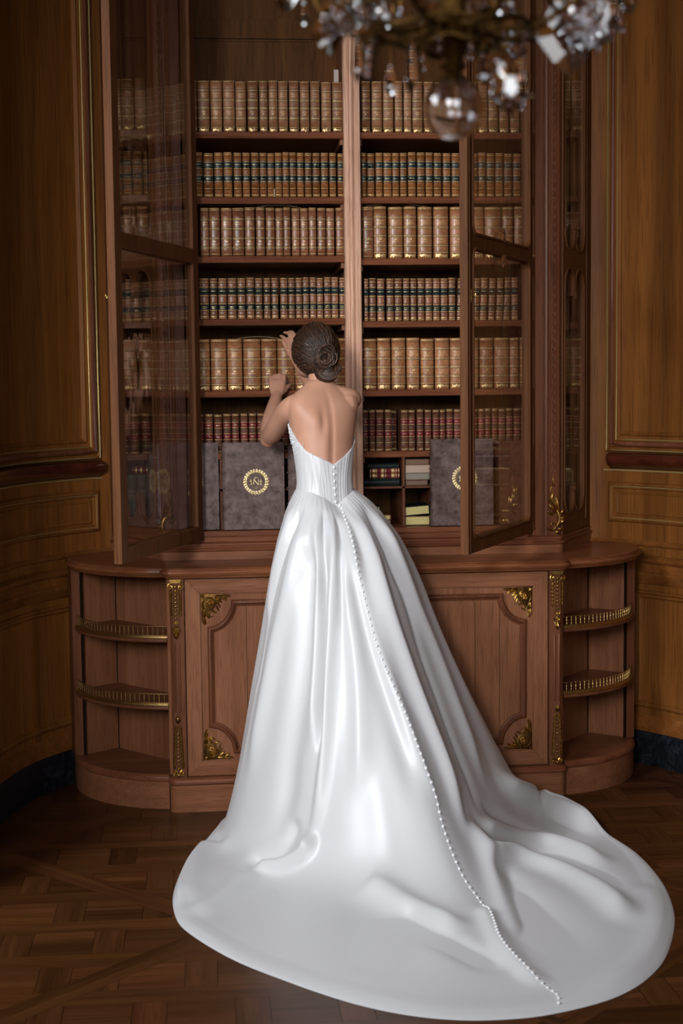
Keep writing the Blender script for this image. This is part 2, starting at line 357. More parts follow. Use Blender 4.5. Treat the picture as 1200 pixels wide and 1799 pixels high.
# parquet: Versailles panels laid diagonally, every board its own face with its own tone
def clip(poly, n, d):
    out = []
    for i in range(len(poly)):
        a, b_ = poly[i], poly[(i+1) % len(poly)]; da = a[0]*n[0]+a[1]*n[1]-d; db = b_[0]*n[0]+b_[1]*n[1]-d
        if da <= 0: out.append(a)
        if (da < 0 < db) or (db < 0 < da): t = da/(da-db); out.append((a[0]+(b_[0]-a[0])*t, a[1]+(b_[1]-a[1])*t))
    return out
def build_floor():
    random.seed(5); PV = []; PF = []; UV = []; TN = []; w = .088; S = 1.12; c45 = math.sqrt(.5)
    def emit(poly, gx):
        if len(poly) < 3: return
        cx = sum(p[0] for p in poly)/len(poly); cy = sum(p[1] for p in poly)/len(poly)
        if not (-3.6 < cx < 3.65 and -7.5 < cy < .8): return
        ar = abs(sum(poly[i][0]*poly[(i+1) % len(poly)][1]-poly[(i+1) % len(poly)][0]*poly[i][1] for i in range(len(poly))))/2
        if ar < 2e-4: return
        k = len(PV); q = random.random()*50; t = random.uniform(.62, 1.18); tt = (t, t*random.uniform(.93, 1.04), t*random.uniform(.88, 1.05))
        for p in poly:
            d = math.hypot(p[0]-cx, p[1]-cy); sh = max(0, 1-.0011/d) if d > 0 else 1
            x, y = cx+(p[0]-cx)*sh, cy+(p[1]-cy)*sh; PV.append((x, y, 0)); UV.append((x*gx[0]+y*gx[1]+q, -x*gx[1]+y*gx[0]+q)); TN.append(tt)
        PF.append(tuple(range(k, k+len(poly))))
    h = S/2-w*.5
    for i in range(-6, 7):
        for j in range(-6, 7):
            # panel centre in the frame turned by 45 degrees
            U, V = i*S, j*S; cx, cy = (U-V)*c45+.25, (U+V)*c45-1.2
            if not (-4.4 < cx < 4.4 and -8.3 < cy < 1.6): continue
            def loc(u, v): return ((u-v)*c45+cx, (u+v)*c45+cy)
            fr = S/2
            for q in range(4):   # border boards, mitred into one another like a pinwheel
                a = q*PI/2; ca, sa = math.cos(a), math.sin(a)
                bx = [(-fr, h), (fr-w*.5, h), (fr-w*.5, fr), (-fr, fr)]
                emit([loc(u*ca-v*sa, u*sa+v*ca) for u, v in bx], (c45*(ca-sa)/1, c45*(ca+sa)))
            hs = [((c45, c45), h), ((-c45, -c45), h), ((-c45, c45), h), ((c45, -c45), h)]
            def inside(poly, gx):
                p = poly
                for n, d in hs:
                    p = clip(p, n, n[0]*cx+n[1]*cy+d)
                    if len(p) < 3: return
                emit(p, gx)
            P3 = 3*w
            for r in range(-4, 5):
                y0 = cy+r*P3; inside([(cx-1, y0), (cx+1, y0), (cx+1, y0+w), (cx-1, y0+w)], (1, 0))
                for k in range(-4, 5):
                    x0 = cx+k*P3+(P3/2 if r % 2 else 0)
                    inside([(x0, y0+w), (x0+w, y0+w), (x0+w, y0+P3), (x0, y0+P3)], (0, 1))
                    inside([(x0+w, y0+w), (x0+P3, y0+w), (x0+P3, y0+2*w), (x0+w, y0+2*w)], (1, 0))
                    inside([(x0+w, y0+2*w), (x0+P3, y0+2*w), (x0+P3, y0+P3), (x0+w, y0+P3)], (1, 0))
    k = len(PV); PV.extend([(-3.7, -7.7, -.003), (3.75, -7.7, -.003), (3.75, .85, -.003), (-3.7, .85, -.003)]); PF.append((k, k+1, k+2, k+3))
    UV.extend([(0, 0)]*4); TN.extend([(.1, .1, .1)]*4)
    me = bpy.data.meshes.new('floor'); me.from_pydata(PV, [], PF); me.materials.append(FLOORW)
    uv = me.uv_layers.new(name='UVMap'); lv = np.zeros(len(me.loops), dtype=int); me.loops.foreach_get('vertex_index', lv)
    uv.data.foreach_set('uv', np.array(UV)[lv].ravel())
    ca = me.color_attributes.new('tone', 'FLOAT_COLOR', 'POINT'); ca.data.foreach_set('color', np.c_[np.array(TN), np.ones(len(TN))].ravel())
    bm = bmesh.new(); bm.from_mesh(me)
    for f in bm.faces:
        if f.normal.z < 0: f.normal_flip()
    bm.to_mesh(me); bm.free()
    o = bpy.data.objects.new('floor', me); COL.objects.link(o); tag(o, kind='structure')
build_floor()
# ------------------------------------------------------------------ gilt ornament primitives
def leaf(b, base, d, L, wd, n=(0, -1, 0), lift=.25, mi=0):
    base = Vector(base); d = Vector(d).normalized(); n = Vector(n); sd = d.cross(n).normalized(); rings = []
    for i in range(7):
        t = i/6; ww = wd*(math.sin(PI*min(1, t*.88+.12))**.8)*(1-.25*t)+.0004; c = base+d*(L*t)+n*(wd*lift*math.sin(PI*t)+.0008)
        rings.append([c-sd*ww, c-sd*ww*.45+n*ww*.55, c+n*ww*.25, c+sd*ww*.45+n*ww*.55, c+sd*ww, c-n*ww*.2])
    b.rings(rings, True, True, mi)
def spiral(b, c, r0, r1, turns, a0, rad0, rad1, plane=((1, 0, 0), (0, 0, 1)), sgn=1, n=(0, -1, 0), off=.003, mi=0, k=None):
    c = Vector(c); u, v = Vector(plane[0]), Vector(plane[1]); k = k or int(16*abs(turns))+6; P = []; Rr = []
    for i in range(k+1):
        t = i/k; a = a0+sgn*turns*2*PI*t; r = r0+(r1-r0)*t**.85
        P.append(c+u*(r*math.cos(a))+v*(r*math.sin(a))+Vector(n)*(off+.003*math.sin(PI*t))); Rr.append(rad0+(rad1-rad0)*t)
    b.tube(P, Rr, 6, mi=mi)
def corner_ornament(sx, sz):
    """rocaille in the corner; local x,z run away from the corner"""
    b = MB(); X = lambda x, z: (x*sx, 0, z*sz); D = lambda x, z: (x*sx, 0, z*sz)
    pl = ((sx, 0, 0), (0, 0, sz))
    b.rings([[X(.001, .001), X(.10, .004), X(.062, .04), X(.045, .062), X(.004, .10)], [tuple(a+c for a, c in zip(X(*q), (0, -.0015, 0))) for q in ((.003, .003), (.094, .006), (.058, .038), (.042, .058), (.006, .094))]], True, True, 1)
    spiral(b, X(.034, .036), .029, .005, 1.6, 2.4, .0036, .0022, pl)
    spiral(b, X(.034, .036), .017, .003, 1.0, .4, .0032, .002, pl, -1)
    b.ball(Vector(X(.034, .036))+Vector((0, -.005, 0)), .0052)
    for a in range(5):
        q = a*2*PI/5; leaf(b, X(.034, .036), D(math.cos(q), math.sin(q)), .017, .005, lift=.8)
    spiral(b, X(.04, .078), .016, .004, .8, 5.2, .0032, .0018, pl, -1)
    for p, d, L, wd in [((.055, .012), (1, .05), .035, .009), ((.075, .012), (1, -.1), .040, .007), ((.06, .02), (.8, .5), .026, .006), ((.082, .016), (.8, .45), .020, .005), ((.062, .03), (.5, .9), .028, .004),
                        ((.012, .062), (.0, 1), .030, .008), ((.010, .085), (.15, 1), .035, .007), ((.022, .075), (.5, .8), .022, .005), ((.012, .10), (.5, .7), .018, .004), ((.004, .004), (.5, .5), .018, .006), ((.045, .066), (.9, .3), .02, .004), ((.06, .045), (.35, .9), .026, .0035)]:
        leaf(b, X(*p), D(*d), L, wd)
    return b
def pilaster_mount_top(sx):
    b = MB(); b.rings([[(-.021, y, z), (.021, y, z), (.021, -.012 if y < 0 else y, z), (-.021, -.012 if y < 0 else y, z)] for y, z in ((0, .212), (0, .216))], True, True) if False else None
    b.box(-.022, .022, -.012, 0, .208, .216); b.box(-.018, .018, -.009, 0, .202, .208)
    for s in (-1, 1):
        spiral(b, (s*.018, 0, .188), .012, .003, 1.25, PI/2, .0038, .002, ((s, 0, 0), (0, 0, 1)), -1)
        b.ball((s*.018, -.006, .188), .0042)
        for i in range(6): leaf(b, (s*.0185, 0, .172-i*.0145), (s*.05, 0, -1), .022, .0052-.0003*i)
        b.tube([(s*.010, -.004, .19-.012*i) for i in range(12)]+[(s*.006, -.004, .05), (0, -.005, .042)], .0016, 6)
    for i in range(9): r = .0062-.00025*i; b.ball((0, -.005, .188-i*.0145), (r, r*.9, r))
    b.ball((0, -.004, .052), (.005, .005, .009))
    for a in range(7):
        q = a*2*PI/7; leaf(b, (0, 0, .024), (math.cos(q), 0, math.sin(q)*1.1), .019, .0062, lift=.7)
    b.ball((0, -.007, .024), .0045); leaf(b, (0, 0, .018), (0, 0, -1), .028, .008, lift=.7)
    for s in (-1, 1): leaf(b, (0, 0, .016), (s*.5, 0, -1), .02, .005)
    return b
def pilaster_mount_low(sx):
    b = MB(); b.ball((0, -.004, .222), (.007, .006, .008)); leaf(b, (0, 0, .205), (0, 0, 1), .03, .010, lift=.6)
    for i in range(12): r = .0032+.0002*i; b.ball((0, -.0045, .195-i*.0145), (r, r, r))
    for s in (-1, 1):
        b.tube([(s*(.007+.0005*i), -.003, .20-.015*i) for i in range(12)], .0022, 6)
        for i in range(8): leaf(b, (s*(.008+.0009*i), 0, .195-i*.019), (s*.12, 0, -1), .030, .0058)
        spiral(b, (s*.014, 0, .016), .011, .003, 1.2, PI/2, .004, .002, ((s, 0, 0), (0, 0, 1)), 1); b.ball((s*.016, -.006, .016), .005)
    b.ball((0, -.006, .010), .0075)
    return b

# ------------------------------------------------------------------ lower cabinet
XB = .008
cab = thing('library_base_cabinet', 'wide oak base cabinet with gilt corner mounts standing behind the white gown', 'cabinet', (XB, .3, 0))
def P_(o): return o
MB().prism([(XB-.735, .62), (XB-.735, .050), (XB-.722, .036), (XB+.722, .036), (XB+.735, .050), (XB+.735, .62)], .12, .8795).build('carcass', OAK, cab)
front = [(XB-.752, .60), (XB-.752, .045)]+[(XB-.722+.03*math.cos(R(a)), .03+.03*math.sin(R(a))) for a in range(180, 271, 15)]+[(XB+.722+.03*math.cos(R(a)), .03+.03*math.sin(R(a))) for a in range(270, 361, 15)]+[(XB+.752, .045), (XB+.752, .60)]
MB().sweep(front, [(0, 0), (0, .102), (-.05, .102), (-.05, 0)], closed=False).build('plinth', OAKH, cab)
MB().sweep(front, [(-.03, .102), (.001, .102), (.006, .107), (.007, .116), (.003, .124), (-.004, .128), (-.03, .128)], closed=False).build('plinth_moulding', OAKRH, cab)
for s in (-1, 1):    # pilasters with two reeds
    b = MB(); xc = XB+s*.714
    b.prism([(xc-.027, .06), (xc-.027, .020), (xc-s*0-.027, .016)] and [(xc-.026, .06), (xc-.026, .016), (xc+.016, .016) if s > 0 else (xc-.016, .016), (xc+.026, .026) if s > 0 else (xc-.026, .026), (xc+.027, .06)] if s > 0 else [(xc-.027, .06), (xc-.026, .026), (xc-.016, .016), (xc+.026, .016), (xc+.026, .06)], .128, .878)
    for dx in (-.006, .012):
        b.tube([(xc+s*dx, .016, z) for z in (.375, .38, .50, .63, .635)], [.001, .0045, .0045, .0045, .001], 8)
    b.build('pilaster', OAKR, cab)
    mt = pilaster_mount_top(s).build('gilt_mount', BRONZE, None); mt.location = (xc+s*.004, .015, .660); attach(mt, cab)
    ml = pilaster_mount_low(s).build('gilt_mount', BRONZE, None); ml.location = (xc+s*.004, .015, .130); attach(ml, cab)
def door_path(x0, x1, z0, z1, nx, nz, k=10):
    """rectangle with concave quarter-round corners, counter clockwise in x,z"""
    P = []
    for cx, cz, a0 in ((x0, z0, 90), (x1, z0, 180), (x1, z1, 270), (x0, z1, 0)):
        for i in range(k+1):
            a = R(a0-90*i/k); P.append((cx+nx*math.cos(a), cz+nz*math.sin(a)))
    return P
for s in (-1, 1):
    d0, d1 = (XB-.683, XB-.002) if s < 0 else (XB+.002, XB+.683)
    y = .030; dr = MB()
    dr.box(d0, d1, y, y+.02, .1315, .8735)
    # mitred frame of four boards
    for q in ([(d0, .1315), (d1, .1315), (d1-.055, .1865), (d0+.055, .1865)], [(d0, .8735), (d1, .8735), (d1-.055, .8185), (d0+.055, .8185)]):
        dr.add([(a, yy, c) for yy in (y, y-.008) for a, c in q], [(0, 1, 2, 3), (4, 5, 6, 7), (0, 1, 5, 4), (1, 2, 6, 5), (2, 3, 7, 6), (3, 0, 4, 7)], 1)
    for a, c in ((d0, d0+.055), (d1, d1-.055)):
        q = [(a, .1315), (a, .8735), (c, .8185), (c, .1865)]
        dr.add([(aa, yy, cc) for yy in (y, y-.008) for aa, cc in q], [(0, 1, 2, 3), (4, 5, 6, 7), (0, 1, 5, 4), (1, 2, 6, 5), (2, 3, 7, 6), (3, 0, 4, 7)], 0)
    door = dr.build('door', [OAK, OAKH], cab, smooth=0, bevel=.0012)
    x0, x1, z0, z1 = d0+.080, d1-.080, .212, .793
    path = door_path(x0, x1, z0, z1, .090, .100)
    cx, cz = (x0+x1)/2, (z0+z1)/2
    def inset(P, o):
        n = len(P); out = []
        for i in range(n):
            p = Vector(P[i]); d1_ = (p-Vector(P[i-1])).normalized(); d2_ = (Vector(P[(i+1) % n])-p).normalized()
            n1 = Vector((-d1_.y, d1_.x)); n2 = Vector((-d2_.y, d2_.x)); m = (n1+n2); m = m.normalized()/max(.5, m.normalized().dot(n1)); out.append((p.x+m.x*o, p.y+m.y*o))
        return out
    b = MB(); prof = [(0, 0), (.001, -.006), (.005, -.012), (.011, -.014), (.016, -.010), (.018, -.004), (.022, -.003), (.025, .0)]
    b.rings([[(a, y+dy, c) for a, c in inset(path, o)] for o, dy in prof], True, False)
    b.build('panel_moulding', OAKR, door, smooth=50)
    pn = MB(); ip = inset(path, .024); pn.rings([[(a, y+.001, c) for a, c in ip], [(a, y-.003, c) for a, c in inset(path, .026)]], True, True)
    pn.build('centre_panel', OAK, door, smooth=0)
    g = MB()   # plank joints inside the panel
    for fx in ((.33, .62, .80) if s > 0 else (.28, .6)):
        xx = x0+(x1-x0)*fx; g.box(xx-.0007, xx+.0007, y-.0034, y-.0028, .24, .765)
    g.build('plank_joint', DARK, door, smooth=0)
    for ex, ez in ((0, 0), (0, 1), (1, 0), (1, 1)):
        c = corner_ornament(1 if ex == 0 else -1, 1 if ez == 0 else -1)
        o = c.build('corner_ornament', [BRONZE, BRONZED], None, smooth=60); o.location = ((d0+.056) if ex == 0 else (d1-.056), y-.001, .188 if ez == 0 else .817); attach(o, door)

# ------------------------------------------------------------------ worktop
CA = (.700, .485); RA = .452
def arcpts(s, r, a0=-82, a1=2, n=22): return [(XB+s*(CA[0]+r*math.cos(R(a0+(a1-a0)*i/n))), CA[1]+r*math.sin(R(a0+(a1-a0)*i/n))) for i in range(n+1)]
def wt_outline(d=0):
    rt = [(XB+.728+.034*math.cos(R(a)), .026+.034*math.sin(R(a))) for a in range(270, 361, 15)]+arcpts(1, RA, -81, 6)
    lf = [(2*XB-x, y) for x, y in rt][::-1]
    return lf+rt+[(1.06, .66), (-1.03, .66)]
top = MB().sweep(wt_outline(), [(-.05, .880), (-.006, .880), (-.004, .884), (.000, .888), (.005, .892), (.0085, .899), (.006, .906), (-.002, .908), (-.003, .911), (.000, .914), (-.003, .9165), (-.012, .9175), (-.03, .9175)], closed=True)
top = top.build('worktop', EDGE, None, smooth=40); tag(top, 'long brown worktop with a moulded edge and rounded ends over the base cabinet', 'worktop')

# ------------------------------------------------------------------ rounded open shelf units at both ends
def side_unit(s):
    nm = 'left' if s < 0 else 'right'
    u = thing('corner_shelf_unit', 'quarter-round open oak shelf unit with brass galleries at the %s end of the base cabinet' % nm, 'shelf unit', (XB+s*.9, .4, 0))
    inner = [(XB+s*.966, .508)]
    def shape(r, a0=-80, a1=-6): return [(XB+s*.7555, CA[1]-r*.992)]+arcpts(s, r, a0, a1)+[(XB+s*1.145, .50), (XB+s*.966, .530), (XB+s*.755, .285)]
    fl = 1 if s > 0 else -1
    ap = [(XB+s*.7555, CA[1]-.436*.992)]+arcpts(s, .436, -80, -4)
    MB().prism(shape(.436), 0, .104).build('base', OAKH, u, smooth=35)
    MB().sweep(ap, [(-.03, .104), (.0, .104), (.005, .108), (.006, .117), (.002, .126), (-.006, .132), (-.03, .132)], closed=False, side=fl).build('base_moulding', OAKRH, u)
    MB().prism(shape(.425), .104, .131).build('floor_board', OAKRH, u, smooth=0)
    a, c, e = (XB+s*.752, .275), (XB+s*.966, .512), (XB+s*1.100, .405)
    b = MB(); b.prism([a, c, (c[0], c[1]+.015), (a[0], a[1]+.02)], .131, .880); b.build('back_panel', OAK, u, smooth=0)
    b = MB(); b.prism([c, e, (e[0], e[1]+.018), (c[0], c[1]+.018)], .131, .880); b.build('back_panel', OAK, u, smooth=0)
    b = MB(); b.prism([(XB+s*1.098, .395), (XB+s*1.132, .402), (XB+s*1.150, .47), (XB+s*1.11, .50), (XB+s*1.098, .42)], .131, .880); b.build('post', OAKR, u, smooth=0, bevel=.002)
    b = MB(); b.prism([(XB+s*.7355, .055), (XB+s*.752, .062), (XB+s*.752, .30), (XB+s*.7355, .30)], .131, .880); b.build('side_panel', OAK, u, smooth=0)
    for zt in (.654, .398):
        sh = MB(); sp = [(XB+s*.7535, CA[1]-.426*.992)]+arcpts(s, .426, -79, -8)+[(XB+s*1.112, .415), (XB+s*.966, .512), (XB+s*.752, .27)]
        sh.prism(sp, zt-.022, zt); so = sh.build('shelf', OAKRH, u, smooth=35)
        MB().sweep([(XB+s*.7535, CA[1]-.426*.992)]+arcpts(s, .426, -80, -9), [(-.006, zt-.022), (.003, zt-.021), (.006, zt-.016), (.003, zt-.010), (-.006, zt-.009)], closed=False, side=fl).build('shelf_nosing', OAKR, so)
        MB().sweep([(XB+s*.7535, CA[1]-.426*.992)]+arcpts(s, .426, -80, -9), [(-.006, zt-.008), (.002, zt-.008), (.003, zt-.005), (.002, zt+.0005), (-.006, zt+.0005)], closed=False, side=fl).build('brass_edge_strip', BRASS, so)
        g = MB(); ra = [(XB+s*.7535, CA[1]-.421*.992)]+arcpts(s, .421, -80, -9, 40); g.tube([(x, y, zt+.038) for x, y in ra], .0022, 8, flat=.7); g.tube([(x, y, zt+.0025) for x, y in ra], .0018, 6)
        go = g.build('gallery_rail', BRASS, u)
        first = None; nb = 27
        for i in range(nb):
            x, y = arcpts(s, .421, -82+72*(i+.5)/nb, 0, 1)[0]
            if first is None:
                first = MB().lathe([(.0012, .003), (.0012, .008), (.0022, .010), (.0012, .013), (.0016, .018), (.0028, .021), (.0016, .024), (.0012, .028), (.0021, .031), (.0012, .034), (.0012, .038)], (0, 0, 0), 8).build('baluster', BRASS, None)
                first.location = (x, y, zt); attach(first, go)
            else:
                q = first.copy(); COL.objects.link(q); q.location = (x, y, zt)
    g = MB(); gx = XB+s*1.0925; g.box(gx-.005, gx+.005, .396, .405, .132, .876); cx_ = XB+s*.966; g.box(cx_-.0016, cx_+.0016, .505, .511, .132, .876); g.build('panel_gap_shade', DARK, u, smooth=0)  # dark strips stand in for the shade in the gap and corner
    return u
side_unit(-1); side_unit(1)

# ------------------------------------------------------------------ upper bookcase
bc = thing('library_bookcase', 'tall oak bookcase on the worktop, its glazed doors standing open', 'bookcase', (XC, .45, .9175))
XP = [XC-.675, XC+.680]          # inner faces of the pillars
HB = 3.9
Z0 = .9178
def bc_out(off=0):
    rt = [(XC+.764+.026*math.cos(R(a)), .271+.026*math.sin(R(a))) for a in range(270, 331, 15)]+[(XC+.80, .30), (XC+1.005, .655)]
    return [(2*XC-x, y) for x, y in rt][::-1]+rt
bo = bc_out()
MB().sweep(bo, [(0, Z0), (0, .950), (-.10, .950), (-.10, Z0)], closed=False).build('plinth', OAKH, bc)
MB().sweep(bo, [(-.05, .950), (.001, .950), (.006, .954), (.007, .960), (.001, .963), (-.004, .966), (-.004, .970), (.000, .973), (-.002, .979), (-.012, .983), (-.05, .983)], closed=False).build('plinth_moulding', OAKRH, bc)
inn = [(XC-.98, .66), (XC-.775, .315), (XC+.775, .315), (XC+.98, .66), (XC+.95, .715), (XC-.95, .715)]
MB().prism([(XC-.985, .665), (XC-.785, .30), (XC+.785, .30), (XC+.985, .665), (XC+.95, .72), (XC-.95, .72)], .975, 1.026).build('bottom_board', OAKH, bc, smooth=0)
MB().box(XC-.68, XC+.68, .272, .302, .983, 1.004).box(XC-.668, XC+.673, .266, .302, 1.0045, 1.026).build('front_rail', OAKRH, bc, smooth=0, bevel=.002)
b = MB().box(XC-.97, XC+.97, .712, .728, .98, HB); b.build('back_panel', BACKW, bc, smooth=0)
b = MB()
for z in (2.975, 3.06): b.box(XC-.95, XC+.95, .707, .7115, z-.004, z+.002)
b.box(XC-.95, XC+.95, .700, .7115, 2.981, 3.054); b.build('back_rail', BACKW, bc, smooth=0)
MB().prism([(XC-.99, .66), (XC-.79, .28), (XC+.79, .28), (XC+.99, .66), (XC+.95, .72), (XC-.95, .72)], HB, HB+.03).build('top_board', OAKH, bc, smooth=0)
# centre post and partition
p = MB(); x0 = -.040; prof = [(x0, .345), (x0, .297), (x0+.003, .292), (x0+.017, .292), (x0+.018, .297), (x0+.021, .297), (x0+.022, .290), (x0+.028, .287), (x0+.034, .290), (x0+.035, .297), (x0+.038, .297), (x0+.039, .289), (x0+.060, .289), (x0+.063, .293), (x0+.063, .345)]
p.prism(prof, 1.026, HB); p.build('centre_post', POST, bc, smooth=25)
MB().box(-.030, .010, .345, .707, 1.026, HB).build('partition', OAK, bc, smooth=0)
def pillar(s):
    m = lambda q: XC+s*q; pr = [(m(.680), .345), (m(.680), .282), (m(.682), .280), (m(.712), .280), (m(.714), .284), (m(.718), .284), (m(.720), .279), (m(.727), .277), (m(.734), .280), (m(.736), .286), (m(.742), .286), (m(.744), .281), (m(.766), .281), (m(.778), .286), (m(.786), .296), (m(.79), .31), (m(.775), .36)]
    b = MB(); b.prism(pr, .983, HB); o = b.build('pillar', OAKR, bc, smooth=25)
    c = MB(); z = 1.24; i = 0
    while z < 3.3:
        cx = m(.754); c.tube([(cx+.0065*math.cos(a*PI/6), .2795, z+.0125*math.sin(a*PI/6)) for a in range(12)], .0028, 6, True); c.ball((cx, .279, z), (.0035, .003, .006)); c.ball((cx, .2785, z+.017), (.004, .003, .003))
        z += .034; i += 1
    c.build('carved_chain', OAKR, o)
    g = MB(); X = lambda x, z_: (m(.752)+s*x, .281, z_)
    pl = ((-s, 0, 0), (0, 0, 1))
    spiral(g, X(-.004, 1.022), .020, .004, 1.15, -.3, .0055, .0028, pl, -1, off=.005)
    g.tube([X(-.024, 1.024) if False else X(.016, 1.018), X(.026, 1.035), X(.028, 1.055), X(.020, 1.075), X(.010, 1.09)], [.005, .0075, .009, .008, .005], 8)
    for q, d, L, wd in [((.010, 1.07), (-.6, .8), .045, .009), ((.002, 1.06), (-.8, .6), .035, .007), ((.018, 1.08), (-.5, .9), .065, .011), ((.022, 1.075), (-.2, 1), .06, .009), ((.026, 1.03), (.6, .6), .03, .007), ((.022, 1.01), (.8, -.2), .025, .006), ((.028, 1.05), (.9, .3), .022, .006), ((-.014, 1.115), (.3, 1), .045, .007), ((.010, 1.0), (.5, -.5), .02, .006), ((.03, 1.07), (.6, .7), .022, .004)]:
        leaf(g, X(*q), (s*d[0], 0, d[1]), L, wd, lift=.8)
    g.tube([X(-.006, 1.12), X(-.012, 1.15), X(-.008, 1.175), X(.004, 1.182), X(.010, 1.174)], [.004, .003, .0028, .0025, .002], 6)
    for i in range(7): g.ball(X(.002+.0008*i, 1.168-.011*i), (.003, .003, .0035))
    leaf(g, X(0, 1.182), (0, 0, 1), .03, .004)
    g.build('gilt_mount', BRONZE, o, smooth=60)
pillar(-1); pillar(1)
# shelves
SHL = [(2.548, 2.548), (2.302, 2.303), (2.079, 2.068), (1.840, 1.828), (1.564, 1.561), (1.324, 1.322)]
def shelf(x0, x1, yf, z, th=.024, poly=None):
    b = MB(); q = poly or [(x0, yf), (x1, yf), (x1, .706), (x0, .706)]
    b.prism(q, z-th, z); 
    o = b.build('shelf', OAKRH, bc, smooth=0)
    l = MB(); l.sweep([(x0, yf), (x1, yf)], [(-.004, z-th), (.004, z-th+.001), (.006, z-th+.005), (.004, z-th+.009), (.006, z-th+.013), (.007, z-.004), (.003, z), (-.004, z)], closed=False); l.build('shelf_lip', OAKRH, o)
    return o
for zl, zr in SHL:
    shelf(XC-.678, -.041, .315, zl); shelf(.0235, XC+.678, .315, zr)
    MB().box(-.052, -.041, .33, .66, zl-.045, zl-.0245).build('shelf_cleat', OAK, bc, smooth=0)
    MB().box(.0235, .035, .35, .66, zr-.045, zr-.0245).build('shelf_cleat', OAK, bc, smooth=0)
SIDEZ = {-1: [2.591, 2.339, 2.112, 1.840, 1.568, 1.314], 1: [2.596, 2.338, 2.105, 1.826, 1.561, 1.316]}
for s in (-1, 1):
    for z in SIDEZ[s]:
        pp = [(XC+s*.70, .552), (XC+s*.918, .552), (XC+s*.968, .65), (XC+s*.945, .706), (XC+s*.70, .706)]
        b = MB().prism(pp, z-.024, z).prism([(XC+s*.70, .55), (XC+s*.905, .55), (XC+s*.905, .5515), (XC+s*.70, .5515)], z-.022, z-.004); b.build('shelf', OAKRH, bc, smooth=0)
# pigeon holes at the bottom of both halves
def pigeon(x0, x1, div):
    b = MB(); b.box(x0, x1, .318, .70, 1.176, 1.184)
    for d in div: b.box(d-.005, d+.005, .318, .70, 1.0265, 1.2985)
    b.build('pigeonhole_divider', OAKR, bc, smooth=0)
pigeon(-.66, -.042, (-.53, -.41, -.17)); pigeon(.024, .69, (.184, .298, .45, .57))

# ------------------------------------------------------------------ outlines with cusps, built as bevelled flat boards
def board(name, outer, holes, depth, mat, bev=.0, mi=0):
    """flat board in local x,z with shaped openings; returns an object whose mesh lies round y=0"""
    cu = bpy.data.curves.new(name, 'CURVE'); cu.dimensions = '2D'; cu.fill_mode = 'BOTH'; cu.extrude = depth/2-bev; cu.bevel_depth = bev; cu.bevel_resolution = 2
    for P in [outer]+holes:
        sp = cu.splines.new('POLY'); sp.points.add(len(P)-1)
        for i, (x, z) in enumerate(P): sp.points[i].co = (x, z, 0, 1)
        sp.use_cyclic_u = True
    tmp = bpy.data.objects.new('tmp', cu); COL.objects.link(tmp)
    dg = bpy.context.evaluated_depsgraph_get(); me = bpy.data.meshes.new_from_object(tmp.evaluated_get(dg)); bpy.data.objects.remove(tmp)
    me.transform(Matrix.Rotation(PI/2, 4, 'X')); me.name = name; me.materials.clear(); me.materials.append(mat)
    me.polygons.foreach_set('use_smooth', [True]*len(me.polygons)); me.set_sharp_from_angle(angle=R(35))
    o = bpy.data.objects.new(name, me); COL.objects.link(o); return o
def opening(x0, x1, z0, z1, top='flat', bot='flat', r=.03):
    """counter clockwise outline; 'bud' = small cusp in the middle pointing into the glass; 'lobes' = two round lobes"""
    P = []; xm = (x0+x1)/2; w_ = x1-x0
    def mid(z, s, kind):
        if kind == 'bud': return [(xm-.020, z), (xm-.010, z+s*.004), (xm-.006, z+s*.018), (xm, z+s*.028), (xm+.006, z+s*.018), (xm+.010, z+s*.004), (xm+.020, z)]
        return []
    if bot == 'lobes':
        rr = w_/4; P += [(x0+rr-rr*math.cos(R(a)), z0+rr*1.15-rr*1.15*math.sin(R(a))) for a in range(0, 151, 15)]+[(xm-.003, z0+rr*1.5), (xm+.003, z0+rr*1.5)]+[(x1-rr-rr*math.cos(R(a)), z0+rr*1.15-rr*1.15*math.sin(R(a))) for a in range(30, 181, 15)]
    else:
        P += arcq(x0+r, z0+r, r, 180, 270)+mid(z0, 1, bot)+arcq(x1-r, z0+r, r, 270, 360)
    if top == 'lobes':
        rr = w_/4; P += [(x1-rr+rr*math.cos(R(a)), z1-rr*1.15+rr*1.15*math.sin(R(a))) for a in range(0, 151, 15)]+[(xm+.003, z1-rr*1.5), (xm-.003, z1-rr*1.5)]+[(x0+rr+rr*math.cos(R(a)), z1-rr*1.15+rr*1.15*math.sin(R(a))) for a in range(30, 181, 15)]
    else:
        P += arcq(x1-r, z1-r, r, 0, 90)+mid(z1, -1, top)[::-1]+arcq(x0+r, z1-r, r, 90, 180)
    return P
def arcq(cx, cz, r, a0, a1, n=6): return [(cx+r*math.cos(R(a0+(a1-a0)*i/n)), cz+r*math.sin(R(a0+(a1-a0)*i/n))) for i in range(n+1)]
def carved_bud(b, x, z, s, y, k=1.0, sg=-1):
    spiral(b, (x-.006*k, y, z+s*.030*k), .008*k, .002*k, 1.1, 0, .0032*k, .002*k, ((1, 0, 0), (0, 0, s)), 1, (0, sg, 0), .001)
    b.tube([(x+.012*k, y, z), (x+.005*k, y+sg*.003, z+s*.012*k), (x+.004*k, y+sg*.004, z+s*.026*k), (x, y+sg*.004, z+s*.04*k)], [.005*k, .004*k, .0035*k, .0015], 6)
    b.tube([(x-.014*k, y, z), (x-.006*k, y+sg*.003, z+s*.010*k), (x-.004*k, y+sg*.003, z+s*.022*k)], [.005*k, .004*k, .002], 6)
